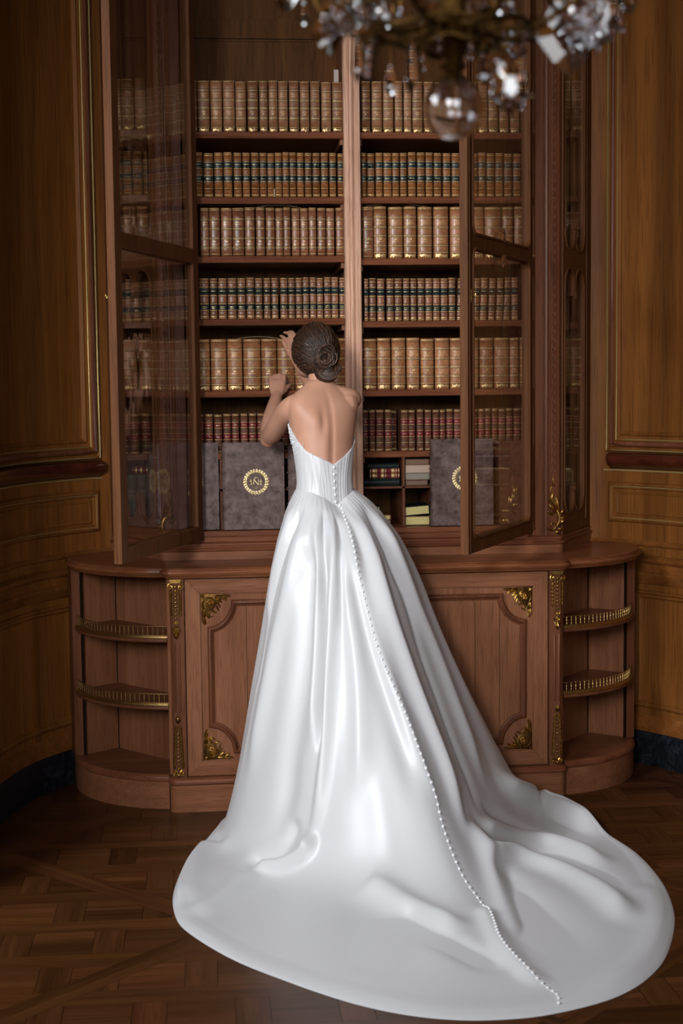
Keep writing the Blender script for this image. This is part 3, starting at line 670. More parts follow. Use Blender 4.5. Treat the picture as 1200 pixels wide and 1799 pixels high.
def glazed_door(nm, hinge, ang, W, left, label=None):
    """local x from the hinge to the free edge, -y is the outer face"""
    zb, zt, zm0, zm1, st, T = 1.000, HB-.45, 2.046, 2.096, .050, .030
    sx = 1 if left else -1          # outline mirrored for a right hand door
    def M(P): return P if sx > 0 else [(-x, z) for x, z in P][::-1]
    outer = M([(0, zb), (W, zb), (W, zt), (0, zt)])
    kb = 'flat' if left else 'bud'; rc_ = .008 if left else .035
    lowh = opening(st, W-st, zb+.048, zm0, kb, 'flat', rc_); uph = opening(st, W-st, zm1, zt-.06, 'flat', kb, rc_)
    fr = board('door_frame', outer, [M(lowh), M(uph)], T, OAKD, .0025)
    fr.name = nm; root = fr; root.location = (hinge[0], hinge[1], 0); root.rotation_euler = (0, 0, ang); attach(root, bc)
    b = MB()      # moulded bead round each opening on the outer side, plain rebate strip inside
    for hp in (M(lowh), M(uph)):
        b.tube([(x, -T/2-.001, z) for x, z in hp], .0055, 8, True)
        b.tube([(x, -T/2+.006, z) for x, z in hp], .004, 6, True)
        b.tube([(x, T/2-.004, z) for x, z in hp], .003, 6, True)
    xm = sx*W/2
    if not left: carved_bud(b, xm, zm1, 1, -T/2-.002, 1.2); carved_bud(b, xm, zm0, -1, -T/2-.002, 1.2)
    o = b.build('bead_moulding', OAKD, None, smooth=60); o.parent = root
    e = MB(); x0, x1 = sorted((sx*(W-.016), sx*(W-.008)))       # reeded meeting edge
    e.box(x0, x1, -T/2-.004, -T/2-.0002, zb, zt); o = e.build('meeting_bead', OAKD, None, smooth=0, bevel=.002); o.parent = root
    for hp, n_ in ((lowh, 0), (uph, 1)):
        xs = [p[0] for p in hp]; zs = [p[1] for p in hp]; x0, x1 = sorted((sx*(min(xs)-.004), sx*(max(xs)+.004)))
        z0_, z1_ = (zb+.042, zm0+.004) if n_ == 0 else (zm1-.004, zt-.055)
        g = MB(); g.box(x0, x1, .0015, .0035, z0_, z1_); o = g.build('glass_pane', PANE, None, smooth=0); o.parent = root
    k = MB(); kx = sx*(W-.030)
    k.box(kx-.007, kx+.007, -T/2-.0035, -T/2-.0002, 1.860, 1.905); k.tube([(kx, -T/2-.003, 1.885), (kx, -T/2-.014, 1.885)], .0022, 8)
    k.tube([(kx+.006*math.cos(a*PI/4), -T/2-.018, 1.885+.008*math.sin(a*PI/4)) for a in range(8)], .0018, 6, True)
    o = k.build('key_and_escutcheon', BRASS, None); o.parent = root
    return root
def del_keys(o):
    for k in ('label', 'category'):
        if k in o: del o[k]
# left door swung past a right angle; right door about 65 degrees open
dl = Vector((-.869+.600, -.512-.235)); al = math.atan2(dl.y, dl.x)
glazed_door('glazed_door', (-.617, .250), al, .795, True)
dv = Vector((.300-.689, -.470-.25)); ar = math.atan2(-dv.y, -dv.x)
glazed_door('glazed_door', (.672, .262), ar, .795, False)

# canted glazed sides
def facet(s):
    A = Vector((XC+s*.797, .302)); B = Vector((XC+s*1.000, .655)); L = (B-A).length; d = (B-A)/L
    sx = s
    def M(P): return P if sx > 0 else [(-x, z) for x, z in P][::-1]
    lowh = opening(.016, .296, 1.060, 2.035, 'lobes', 'lobes'); uph = opening(.016, .296, 2.105, HB-.25, 'flat', 'lobes')
    fr = board('door_frame', M([(0, .984), (L, .984), (L, HB), (0, HB)]), [M(lowh), M(uph)], .026, OAKD, .002)
    fr.data.transform(Matrix.Translation((0, .0131, 0))); fr.name = 'canted_side_door'; root = fr
    root.location = (A.x, A.y, 0); root.rotation_euler = (0, 0, math.atan2(d.y, d.x) if s > 0 else math.atan2(-d.y, -d.x)); attach(root, bc)
    b = MB()
    for hp in (M(lowh), M(uph)): b.tube([(x, -.001, z) for x, z in hp], .005, 8, True)
    xm = sx*.156
    carved_bud(b, xm, 2.105+.085, 1, -.002, .9); carved_bud(b, xm, 2.035-.088, -1, -.002, .9); carved_bud(b, xm, 1.060+.085, 1, -.002, .9)
    x0, x1 = sorted((sx*.325, sx*.333)); b.box(x0, x1, -.005, -.0002, 1.02, HB-.05)
    o = b.build('bead_moulding', OAKD, None, smooth=60); o.parent = root
    for z0_, z1_ in ((1.05, 2.045), (2.095, HB-.24)):
        x0, x1 = sorted((sx*.010, sx*.302)); o = MB().box(x0, x1, .0135, .0155, z0_, z1_).build('glass_pane', PANE, None, smooth=0); o.parent = root
facet(-1); facet(1)
# ------------------------------------------------------------------ books
ORD = ['first', 'second', 'third', 'fourth', 'fifth', 'sixth', 'seventh', 'eighth', 'ninth', 'tenth', 'eleventh', 'twelfth', 'thirteenth', 'fourteenth', 'fifteenth', 'sixteenth', 'seventeenth', 'eighteenth', 'nineteenth', 'twentieth', 'twenty-first', 'twenty-second']
# style: leather, gilt lines (z fractions, thickness mm), raised dark bands, labels, gilt stroke rows, foot ornament, bulge
STY = {
 'A': dict(mat=L_TAN, gl=[.015, .185, .365, .385, .515, .535, .71, .73, .90], bands=[.18, .375, .525, .72], lab=[], txt=[(.255, 3), (.30, 2), (.60, 2), (.64, 1)], foot=(.02, .09)),
 'B': dict(mat=L_BRN, gl=[.01, .05, .20, .345, .50, .635, .79, .93, .955], bands=[.20, .35, .50, .64], lab=[(.205, .335), (.51, .63)], txt=[(.26, 3), (.57, 2)], foot=None),
 'C': dict(mat=L_RED, gl=[.02, .05, .225, .245, .42, .44, .615, .635, .81, .83, .95], bands=[.235, .43, .625, .82], lab=[], txt=[(.30, 3), (.34, 4), (.69, 1), (.75, 3)], foot=None),
 'D': dict(mat=L_RED, gl=[.01, .09, .21, .42, .62, .78, .93, .97], bands=[.10, .215, .42, .61, .79, .90], lab=[(.24, .385), (.645, .765)], txt=[(.31, 3), (.69, 2), (.73, 2)], foot=None),
 'E': dict(mat=L_CAF, gl=[.02, .04, .195, .215, .385, .405, .55, .57, .735, .755, .875], bands=[.205, .395, .56, .745, .88], lab=[], txt=[(.27, 3), (.30, 2), (.33, 4), (.63, 1), (.67, 3)], foot=(.025, .10)),
 'F': dict(mat=L_DRK, gl=[.02, .05, .22, .36, .51, .655, .80, .955, .98], bands=[.21, .37, .50, .66, .80], lab=[(.225, .355), (.52, .65)], txt=[(.29, 3), (.585, 2)], foot=None)}
def spine_book(sty, wd, ht, dp, seed):
    """book standing upright: x 0..wd, spine at y=0 (front), z 0..ht. returns a list of (name, mesh builder, mats)"""
    st = STY[sty]; rnd = random.Random(seed); K = 10; bulge = min(.016, wd*.24)
    def sp(u, out=0): a = PI*u; x = wd/2-(wd/2+out*.4)*math.cos(a)*1.0; return x, bulge-(bulge+out)*math.sin(a)**.8
    zs = {0, 1}; 
    lv = []
    for g in st['gl']: lv.append((1-g, .00115/ht, 'g'))
    for bnd in st['bands']:
        lv.append((1-bnd, .0024/ht, 'b'))
        for sg in (-1, 1): lv.append((1-bnd+sg*.0046/ht, .0008/ht, 'd'))
    for a, c in st['lab']: lv.append((1-(a+c)/2, (c-a)/2, 'l'))
    cuts = sorted({0.0, 1.0}|{max(0, min(1, c+s*h)) for c, h, k in lv for s in (-1, 1)})
    cover = MB(); lab = MB(); z_ = cuts
    for i in range(len(z_)-1):
        zm = (z_[i]+z_[i+1])/2
        if z_[i+1]-z_[i] < 1e-6: continue
        kinds = {k for c, h, k in lv if abs(zm-c) < h}
        out = (.0009 if 'b' in kinds else 0)+(.0004 if 'g' in kinds else 0)+(.0005 if 'l' in kinds else 0)
        mi = 1 if 'g' in kinds else 0
        z0, z1 = z_[i]*ht, z_[i+1]*ht
        if 'l' in kinds and mi == 0: mi = 2
        if 'd' in kinds and mi == 0: mi = 3
        r0 = [(*sp(j/K, out), z0) for j in range(K+1)]; r1 = [(*sp(j/K, out), z1) for j in range(K+1)]
        cover.rings([[(x, y, z0) for x, y, _ in r0], [(x, y, z1) for x, y, _ in r0]], closed=False, cap=False, mi=mi)
        e0 = [(*sp(j/K), z1) for j in range(K+1)]; cover.rings([r1, e0], closed=False, cap=False, mi=0)
        e0 = [(*sp(j/K), z0) for j in range(K+1)]; cover.rings([e0, r0], closed=False, cap=False, mi=0)
    t = .0022
    cover.box(0, t, bulge, dp, 0, ht); cover.box(wd-t, wd, bulge, dp, 0, ht)
    b0 = [(*sp(j/K), 0) for j in range(K+1)]; b1 = [(x, y, ht) for x, y, _ in b0]
    for bb, z in ((b0, 0), (b1, ht)):
        cover.add([(x, y, z) for x, y, _ in bb]+[(wd-t, bulge+.004, z), (t, bulge+.004, z)], [tuple(range(len(bb)+2))], 0)
    # gilt lettering strokes and tooling, a hair proud of the spine
    def on(u, z, o=.0008): x, y = sp(u, o); return (x, y, z)
    def stroke(u0, u1, z0, z1):
        cover.add([on(u0, z0), on(u1, z0), on(u1, z1), on(u0, z1)], [(0, 1, 2, 3)], 1)
    for fz, n in st['txt']:
        zc = ht*(1-fz); wdt = min(.5, (.006*n)/wd) if n > 1 else .12; q = .5-wdt/2; hh = .0012 if n > 1 else .0022
        while q < .5+wdt/2:
            l = rnd.uniform(.0012, .0022)/wd
            stroke(q, min(q+l, .5+wdt/2), zc-hh*.7, zc+hh*.7); q += l+.0010/wd
    if st['foot']:
        f0, f1 = st['foot']; q = .22
        while q < .78:
            a, c = rnd.uniform(f0, f0+.03)*ht, rnd.uniform(f1-.03, f1)*ht; stroke(q, q+.05, a, c); q += .065
    pages = MB().box(t, wd-t, bulge+.003, dp-.004, .003, ht-.005)
    return cover, pages
BK = {}
DARKLINE = plain('blind_tooled_line', (.045, .020, .009), .5)
def make_book(sty, wd, ht, dp, seed, loc, label, group, num=None, lean=0, dark=False):
    key = (sty, round(wd, 3), round(ht, 3), seed % 3)
    o = bpy.data.objects.new('book', None); COL.objects.link(o)
    o.empty_display_size = .02
    if key not in BK:
        cv, pg = spine_book(sty, wd, ht, dp, seed)
        lm = {'B': L_LAB, 'D': L_LAB, 'F': L_LBR}.get(sty, L_LAB)
        a = cv.build('cover', [STY[sty]['mat'], GILTBOOK, lm, DARKLINE], None, smooth=28, fix=False); b = pg.build('page_block', PAPER, None, smooth=0)
        bm = bmesh.new(); bm.from_mesh(a.data); bmesh.ops.remove_doubles(bm, verts=bm.verts, dist=1e-5); bmesh.ops.recalc_face_normals(bm, faces=bm.faces); bm.to_mesh(a.data); bm.free()
        BK[key] = (a.data, b.data); a.parent = o; b.parent = o
    else:
        for n_, me in zip(('cover', 'page_block'), BK[key]):
            c = bpy.data.objects.new(n_, me); COL.objects.link(c); c.parent = o
    if num:
        cu = bpy.data.curves.new('n', 'FONT'); cu.body = num; cu.size = .0125; cu.align_x = 'CENTER'; cu.extrude = .0002
        tmp = bpy.data.objects.new('tmp', cu); COL.objects.link(tmp); dg = bpy.context.evaluated_depsgraph_get()
        me = bpy.data.meshes.new_from_object(tmp.evaluated_get(dg)); bpy.data.objects.remove(tmp); me.transform(Matrix.Rotation(PI/2, 4, 'X')); me.materials.clear(); me.materials.append(GILTBOOK)
        c = bpy.data.objects.new('volume_number', me); COL.objects.link(c); c.parent = o
        c.location = (wd/2, -.0012, ht*.365)
    o.location = loc; o.rotation_euler = (0, lean, 0)
    o['label'] = label; o['category'] = 'book'; o['group'] = group
    return o
ROWS = {
'AL':(0.335,2.553,2.553,0.194,[(-613,17), (-593,46), (-545,45), (-497,45), (-450,42), (-404,42), (-359,33), (-323,36), (-286,38), (-245,40), (-203,38), (-163,38), (-121,40), (-79,40)]),
'BL':(0.335,2.304,2.304,0.170,[(-607,28), (-575,38), (-535,33), (-499,34), (-461,32), (-427,30), (-394,31), (-361,27), (-332,27), (-303,27), (-274,25), (-247,27), (-218,28), (-188,28), (-158,30), (-126,30), (-93,28), (-61,26)]),
'CL':(0.335,2.083,2.083,0.186,[(-592,33), (-558,42), (-513,43), (-469,45), (-422,40), (-379,36), (-341,35), (-304,29), (-274,30), (-241,31), (-208,31), (-175,30), (-142,34), (-107,32), (-70,32)]),
'DL':(0.335,1.843,1.843,0.157,[(-599,36), (-560,30), (-528,34), (-492,35), (-454,32), (-420,31), (-386,30), (-353,28), (-323,28), (-289,29), (-258,27), (-229,26), (-202,26), (-174,25), (-147,26), (-119,27), (-90,28), (-59,25)]),
'EL':(0.335,1.567,1.567,0.200,[(-615,52), (-561,62), (-497,59), (-436,69), (-366,61), (-304,68), (-235,62), (-170,62), (-106,70)]),
'FL':(0.335,1.334,1.334,0.151,[(-623,32), (-588,32), (-553,32), (-518,31), (-485,30), (-451,30), (-419,32), (-386,30), (-354,30), (-321,29), (-290,29), (-259,30), (-227,30), (-195,29), (-163,30), (-132,30), (-100,30), (-67,28)]),
'AR':(0.335,2.556,2.556,0.196,[(32,38), (74,41), (118,42), (163,32), (198,31), (232,41), (277,40), (319,39), (361,39), (402,39), (444,40), (488,39), (529,40), (572,40), (615,40), (658,31), (692,19)]),
'BR':(0.335,2.306,2.306,0.170,[(30,22), (54,30), (87,27), (117,33), (152,27), (182,28), (213,31), (248,31), (282,29), (314,32), (350,31), (385,31), (418,30), (451,36), (489,30), (522,32), (557,30), (591,32), (626,32), (662,27), (693,19)]),
'CR':(0.335,2.072,2.072,0.201,[(31,45), (77,52), (135,57), (195,51), (250,57), (312,60), (378,60), (441,72), (515,66), (584,44), (631,51), (686,26)]),
'DR':(0.335,1.830,1.830,0.165,[(37,17), (57,28), (89,30), (126,29), (157,30), (190,26), (219,26), (248,27), (278,28), (308,27), (338,29), (370,28), (401,28), (432,28), (464,25), (493,27), (526,26), (557,25), (587,26), (619,28), (675,32)]),
'ER':(0.335,1.561,1.561,0.200,[(28,57), (87,54), (144,56), (203,52), (258,54), (315,58), (375,58), (435,54), (493,56), (552,59), (613,37), (654,55)]),
'FR':(0.335,1.321,1.321,0.161,[(26,23), (52,25), (80,31), (114,27), (178,29), (208,28), (240,28), (272,27), (303,27), (332,24), (359,28), (389,27), (418,24), (445,40), (487,23), (513,23), (540,23), (566,27), (597,27), (627,27), (657,25), (686,24)]),
'AS':(0.56,2.592,2.592,0.202,[(-939,28), (-909,15), (-892,49), (-840,43), (-791,29)]),
'BS':(0.56,2.337,2.337,0.177,[(-933,39), (-891,34), (-854,40), (-811,34)]),
'CS':(0.56,2.117,2.117,0.161,[(-945,40), (-898,35), (-861,15), (-844,46), (-790,37)]),
'DS':(0.56,1.841,1.841,0.180,[(-925,27), (-895,26), (-867,34), (-824,38)]),
'ES':(0.56,1.569,1.569,0.199,[(-916,62), (-846,67)]),
'FS':(0.56,1.316,1.316,0.167,[(-922,30), (-890,39), (-841,36), (-802,28)]),
'AT':(0.56,2.599,2.599,0.205,[(825,27), (855,56), (915,44)]),
'CT':(0.56,2.111,2.111,0.160,[(812,55), (872,86)]),
'ET':(0.56,1.564,1.564,0.207,[(815,52), (870,38), (911,46)]),
'FT':(0.56,1.318,1.318,0.164,[(856,19), (888,31), (926,21)]),
}
DESC = {'A': 'pale tan gilt-banded book', 'B': 'russet dark-labelled book', 'C': 'warm tan gilt-banded book', 'D': 'tan black-labelled book', 'E': 'thick golden-tan volume', 'F': 'brown red-labelled book'}
SHN = {'A': 'topmost shelf', 'B': 'second shelf down', 'C': 'third shelf down', 'D': 'fourth shelf down', 'E': 'fifth shelf down', 'F': 'sixth shelf down'}
SIDE = {'L': 'left of the post', 'R': 'right of the post', 'S': 'behind left canted glass', 'T': 'behind right canted glass'}
NUMS = {'ER': ['31', '15', '17', '18', '15', '13', '19', '16', '18', '11', '12', '14'], 'EL': ['11', '21', '1', '2', '3', '4', '5', '6', '7'], 'CR': ['13', '20', '15', '18', '17', '12', '21']}
ZS = {'A': 0, 'B': 1, 'C': 2, 'D': 3, 'E': 4, 'F': 5}
rb = random.Random(3)
BOOKS = {}
for key, (Y, _, _, h, lst) in ROWS.items():
    r, sd = key[0], key[1]; k = ZS[r]
    z = {'L': SHL[k][0], 'R': SHL[k][1], 'S': SIDEZ[-1][k], 'T': SIDEZ[1][k]}[sd]
    if sd in 'ST': h = {'A': .200, 'B': .172, 'C': .185 if sd == 'S' else .168, 'D': .168, 'E': .202, 'F': .163}[r]
    for i, (x, wd) in enumerate(lst):
        sty = r
        if key == 'CR' and i > 0: sty = 'E'
        if key == 'CT': sty = 'E'
        lean = 0; hh = round(h*(1+rb.choice((-.008, -.004, 0, 0, .004, .01))), 4)
        if key == 'DR' and 12 <= i <= 18: lean = R(2.2)
        if key == 'FL' and i == 0: lean = 0
        dsc = DESC[sty]; lab = '%s, %s from left, %s %s' % (dsc, ORD[i], SHN[r], SIDE[sd])
        wl = lab.split()
        y = Y+rb.uniform(-.004, .004)
        if key == 'FR' and i == 4: pass
        zz = z+.0006
        wq = round((wd/1000-.0012)/.002)*.002 if sty != 'E' else round(wd/1000-.0015, 3)
        make_book(sty, max(.010, wq), round(hh/.002)*.002, .135 if sd in 'LR' else .11, i, (x/1000, y, zz), lab, '%s books %s' % ({'A': 'pale tan', 'B': 'russet', 'C': 'warm tan', 'D': 'dark-labelled tan', 'E': 'thick golden-tan', 'F': 'red-labelled'}[sty], SHN[r]+' '+SIDE[sd]), num=(NUMS.get(key, [])+[None]*30)[i], lean=lean)

# a dark volume pushed back in the gap of the red-labelled row
o = make_book('F', .030, .156, .12, 0, (.140, .41, 1.3226), 'dark book pushed back in the gap of the red-labelled row right of the post', 'red-labelled books sixth shelf down right of the post')

# ---- large folios with gilded wreath and crowned N
def folio(w_, h_, t_, mat=L_FOL, spine_left=True):
    c = MB(); n = 8; pr = []
    for i in range(n+1): a = PI/2+PI*i/n; pr.append((.006+.010*math.cos(a), t_/2+t_/2*math.sin(a)))
    poly = pr+[(.006, 0), (w_, 0), (w_, .005), (.012, .005), (.012, t_-.005), (w_, t_-.005), (w_, t_)]
    c.prism(poly, 0, h_)
    for z in (.12, .30, .48, .66, .84): c.tube([(.006+.0125*math.cos(PI/2+PI*i/n), t_/2+(t_/2+.001)*math.sin(PI/2+PI*i/n), h_*z) for i in range(n+1)], .0035, 6)
    return c
def emblem(b, cx, cz, y, r=.0425):
    k = 26
    for i in range(k):     # wreath of overlapping leaves
        a = 2*PI*i/k; c = (cx+r*math.cos(a), y, cz+r*math.sin(a))
        for s, q in ((1, -.5), (-1, .5)):
            b.flat((c[0]+math.cos(a)*s*.0030, y-.0003, c[2]+math.sin(a)*s*.0030), .0044, .0072, a+q*s*1.1, .0014)
    b.tube([(cx+(r-.0095)*math.cos(2*PI*i/40), y, cz+(r-.0095)*math.sin(2*PI*i/40)) for i in range(40)], .0007, 4, True)
    # letter N on a small shield
    b.box(cx-.0105, cx-.0083, y-.0012, y+.0005, cz-.0115, cz+.0105); b.box(cx+.0083, cx+.0105, y-.0012, y+.0005, cz-.0115, cz+.0105)
    b.add([(cx-.0105, y-.0015, cz+.0105), (cx-.0060, y-.0015, cz+.0105), (cx+.0105, y-.0015, cz-.0115), (cx+.0060, y-.0015, cz-.0115)], [(0, 1, 2, 3)])
    for s in (-1, 1):   # supporters and scroll work
        b.flat((cx+s*.0195, y, cz+.009), .0026, .0026); b.flat((cx+s*.0185, y, cz+.001), .0028, .0060, -s*.2); b.flat((cx+s*.0200, y, cz-.009), .0018, .0050, s*.3); b.flat((cx+s*.0165, y, cz-.009), .0016, .0045, -s*.3)
        b.flat((cx+s*.0235, y, cz+.003), .0013, .0045, -s*.5)
    b.tube([(cx+.021*math.sin(q), y, cz-.0185-.003*math.cos(q*1.6)) for q in [-1+.2*i for i in range(11)]], .0013, 5); b.flat((cx, y, cz-.0245), .0016, .003)
    for q in range(-2, 3): b.flat((cx+q*.0034, y, cz+.0175-.0008*q*q), .0017, .0026)
    b.flat((cx, y, cz+.0142), .0090, .0015); b.flat((cx, y, cz+.0212), .0012, .0017)
GOLDF = gilt('gilt_stamp', (.42, .30, .13), (.80, .64, .34), .42, .6)
def add_folio(x, y, z, w_, h_, t_, rz, label, emb=True, tilt=0, mat=L_FOL):
    f = thing('folio_volume', label, 'book', (x, y, z)); c = folio(w_, h_, t_).build('cover', mat, None, smooth=40, bevel=.0012); c.parent = f
    p = MB().box(.013, w_-.004, .006, t_-.006, .004, h_-.004).build('page_block', PAPER, None, smooth=0); p.parent = f
    if emb:
        b = MB(); emblem(b, w_*.535, h_*.545, -.0004); e = b.build('gilt_emblem', GOLDF, None); e.parent = f
    f.rotation_euler = (tilt, 0, rz); return f
add_folio(-.522, .270, 1.0295, .236, .337, .040, R(1), 'large mottled purple-brown folio with gilt wreath emblem, left of the woman', True, R(-2))
add_folio(.290, .270, 1.0295, .243, .338, .040, R(0), 'large mottled folio with gilt wreath, half hidden by the right door frame', True, R(-2))
add_folio(-.770, .290, 1.0295, .236, .337, .012 if False else .038, R(2), 'mottled folio standing at the hinge of the left door, mostly hidden', True, R(-2)).location.x = -.775
add_folio(-.268, .272, 1.0295, .225, .330, .038, 0, 'mottled folio standing hidden behind the woman, only its left edge visible', True, R(-2))
add_folio(.560, .30, 1.0275, .115, .33, .085, R(3), 'tall brown folio seen through the right glazed door beside the wreath folio', False, 0, L_DRK)
add_folio(-.815, .50, 1.0275, .055, .29, .12, R(4), 'grey leather folio edge behind the left canted glass', False, 0, L_FOL)

# ---- flat piles
def flat_book(w_, d_, t_, cov, pg, loc, rz, label, group, spine_front=False, deco=None, paged=True):
    f = thing('flat_book', label, 'book', loc, rz, group); c = MB()
    c.box(0, w_, 0, d_, 0, .0025).box(0, w_, 0, d_, t_-.0025, t_)
    if spine_front: c.tube([(.0, .004, t_/2), (w_, .004, t_/2)], t_/2-.0002, 12, flat=1)
    else: c.box(w_-.003, w_, 0, d_, 0, t_)
    o = c.build('cover', cov, None, smooth=40, bevel=.0006); o.parent = f
    y0 = .010 if spine_front else .003
    p = MB().box(.003, w_-.004, y0, d_-.003, .0026, t_-.0026).build('page_block', pg, None, smooth=0); p.parent = f
    if deco:
        g = MB()
        for q, wd in deco: g.tube([(q*w_, .004, t_/2), ((q*w_)+wd, .004, t_/2)], t_/2+.0003, 12)
        o = g.build('gilt_tooling', GILTBOOK, None, smooth=40); o.parent = f
    return f
G1 = 'small books lying in the pigeonholes right of the post'
flat_book(.140, .10, .030, L_BLK, PAPER, (.030, .340, 1.1845), 0, 'black-green book lying at the bottom of the upper left pigeonhole', G1, True, None)
for k, zz in enumerate((1.2150, 1.2345)):
    flat_book(.120, .09, .0188, L_LBR, PAPER, (.052, .345, zz), 0, ('lower' if k == 0 else 'upper')+' of two small red books with rich gilt spines, upper left pigeonhole', G1, True, [(.02, .004), (.10, .012), (.22, .003), (.38, .012), (.52, .003), (.72, .012), (.86, .004), (.95, .004)])
flat_book(.125, .10, .018, L_BLK, PAPER, (.045, .350, 1.2537), R(2), 'thin black book topmost of the pile in the upper left pigeonhole', G1, True)
BROWNP = plain('brown_page_edges', (.20, .12, .08), .85); PINKP = plain('pinkish_page_edges', (.52, .37, .28), .8); GREYP = plain('grey_page_edges', (.28, .25, .19), .85)
for k, (t_, pg, zz, ww, rz, l) in enumerate(((.022, BROWNP, 1.1845, .092, 3, 'brown-edged book, lowest of the pile in the upper right pigeonhole'), (.028, GREYP, 1.2068, .100, 0, 'grey-edged book, second from bottom in the upper right pigeonhole'), (.030, PINKP, 1.2351, .100, 0, 'pinkish white book block in the upper right pigeonhole pile'), (.024, BROWNP, 1.2653, .098, -2, 'brown-edged book, topmost of the pile in the upper right pigeonhole'))):
    flat_book(ww, .12, t_, L_DRK if k in (0, 3) else PINKP if k == 2 else L_GRY, pg, (.1915, .335, zz), R(rz) if abs(rz) < 1 else 0, l, G1)
flat_book(.100, .14, .036, L_DRK, YPAPER, (.1910, .335, 1.0275), 0, 'lower yellow-edged book in the lower right pigeonhole', G1)
q = flat_book(.100, .14, .036, L_BLK, YPAPER, (.1910, .335, 1.0650), 0, 'upper yellow-edged book with dark cover in the lower right pigeonhole', G1)
q.rotation_euler = (0, R(-4), 0); q.location.z = 1.0645
flat_book(.100, .12, .022, L_DRK, PAPER, (.036, .345, 1.0275), 0, 'pale-edged book at the bottom of the lower left pigeonhole', G1)
flat_book(.100, .12, .020, L_BRN, YPAPER, (.036, .342, 1.0500), 0, 'orange-brown edged book in the middle of the lower left pigeonhole pile', G1)
q = flat_book(.060, .12, .028, L_BLK, YPAPER, (.036, .345, 1.0720), 0, 'thick yellow-edged book on top of the lower left pigeonhole pile', G1); q.rotation_euler = (0, R(-5), 0); q.location.z = 1.0705
G2 = 'books in the pigeonholes left of the large wreath folio'
flat_book(.09, .12, .034, L_GRN, GREYP, (-.590, .345, 1.205), 0, 'green-grey book in the left bay gap between the two folios', G2)
flat_book(.09, .12, .020, L_DRK, PAPER, (-.590, .345, 1.1845), 0, 'cream-edged book below the green one between the two left folios', G2)
# books behind the left canted glass, bottom compartment
for i, (x, wd) in enumerate(((-.905, .036), (-.868, .038), (-.829, .020))):
    b = MB(); K = 10; h_ = .205
    b.rings([[(wd/2-wd/2*math.cos(PI*j/K), .012-.012*math.sin(PI*j/K), z) for j in range(K+1)]+[(wd, .10, z), (0, .10, z)] for z in (0, h_)], True, True)
    f = thing('green_book', '%s of three grey-green cloth books at the foot of the left canted side' % ('leftmost', 'middle one', 'rightmost')[i], 'book', (x, .565, 1.0275), 0, 'grey-green cloth books')
    o = b.build('cover', L_GRN, None, smooth=35); o.parent = f
    g = MB()
    for z in (.112, .118, .135, .141): g.tube([(wd/2-wd/2*math.cos(PI*j/K), .012-.0123*math.sin(PI*j/K), z) for j in range(K+1)], .0008, 4)
    o = g.build('gilt_tooling', GILTBOOK, None); o.parent = f
flat_book(.075, .09, .030, L_LBR, PAPER, (-.885, .570, 1.2335), 0, 'small red book with gilt ornaments lying on the grey-green books', 'grey-green cloth books', True, [(.2, .006), (.45, .008), (.8, .008)])
for k, zz in enumerate((1.0275, 1.128)):
    f = thing('pale_volume', ('lower' if k == 0 else 'upper')+' of two pale olive volumes lying behind the right canted glass', 'book', (.83, .555, zz), 0, 'pale olive volumes')
    o = MB().box(0, .095, 0, .12, 0, .098).build('cover', L_GRY, None, smooth=0, bevel=.002); o.parent = f
    g = MB()
    for a, c, e, d in ((.006, .089, .008, .010), (.006, .089, .088, .090), (.006, .008, .008, .09), (.087, .089, .008, .09), (.014, .081, .052, .054)): g.box(a, c, -.0008, .001, e, d)
    o = g.build('gilt_tooling', GOLDF, None, smooth=0); o.parent = f
# parchment rolls lying on the books, a white card and a torn slip
PARCH = plain('parchment', (.34, .24, .14), .7)
def dome(x0, x1, y, z, hgt, label):
    n = 14; b = MB(); R1 = [(x0+(x1-x0)*i/n, z+hgt*math.sin(PI*i/n)**.8) for i in range(n+1)]
    for dy in (0,): b.rings([[(x, y, zz) for x, zz in R1]+[(x, y, zz-.0012) for x, zz in R1[::-1]], [(x, y+.11, zz) for x, zz in R1]+[(x, y+.11, zz-.0012) for x, zz in R1[::-1]]], True, True)
    tag(b.build('parchment_sheet', PARCH, None, smooth=50), label, 'paper', 'parchment sheets on the books')
dome(-.385, -.205, .352, 2.079+.188, .010, 'arched parchment sheet lying on the third shelf books left of the post')
dome(.045, .285, .352, 2.068+.203, .011, 'arched parchment sheet lying on the third shelf books right of the post')
dome(-.465, -.295, .352, 1.564+.201, .009, 'arched parchment sheet lying on the thick volumes left of the woman')
tag(MB().box(-.066, -.048, .400, .4008, 2.752, 2.80).build('paper_card', plain('card_paper', (.50, .40, .36), .8), smooth=0), 'small pale card standing on the top books beside the centre post', 'card')
tag(MB().prism([(-.330, .3335), (-.304, .3335), (-.304, .3340), (-.330, .3340)], 2.306, 2.336).build('paper_slip', plain('slip_paper', (.42, .30, .24), .8), smooth=0), 'small torn pale slip at the foot of a russet book, second shelf', 'paper')
# ------------------------------------------------------------------ the woman
def skinmat():
    m, t, b = nt('skin'); tc = N(t, 'ShaderNodeTexCoord'); n = N(t, 'ShaderNodeTexNoise', Scale=9.0, Detail=3.0); t.links.new(tc.outputs['Object'], n.inputs['Vector'])
    t.links.new(ramp(t, n.outputs[0], [(.3, (.47, .235, .150)), (.7, (.54, .285, .190))]), b.inputs['Base Color'])
    b.inputs['Roughness'].default_value = .46; b.inputs['Specular IOR Level'].default_value = .35
    b.inputs['Subsurface Weight'].default_value = .12; b.inputs['Subsurface Radius'].default_value = (.6, .25, .12); b.inputs['Subsurface Scale'].default_value = .012
    return m
SKIN = skinmat()
HAIR = plain('brown_hair', (.030, .014, .008), .42, 0); HAIR.node_tree.nodes['Principled BSDF'].inputs['Specular IOR Level'].default_value = .4
HAIR2 = plain('light_brown_hair', (.075, .034, .017), .40, 0)
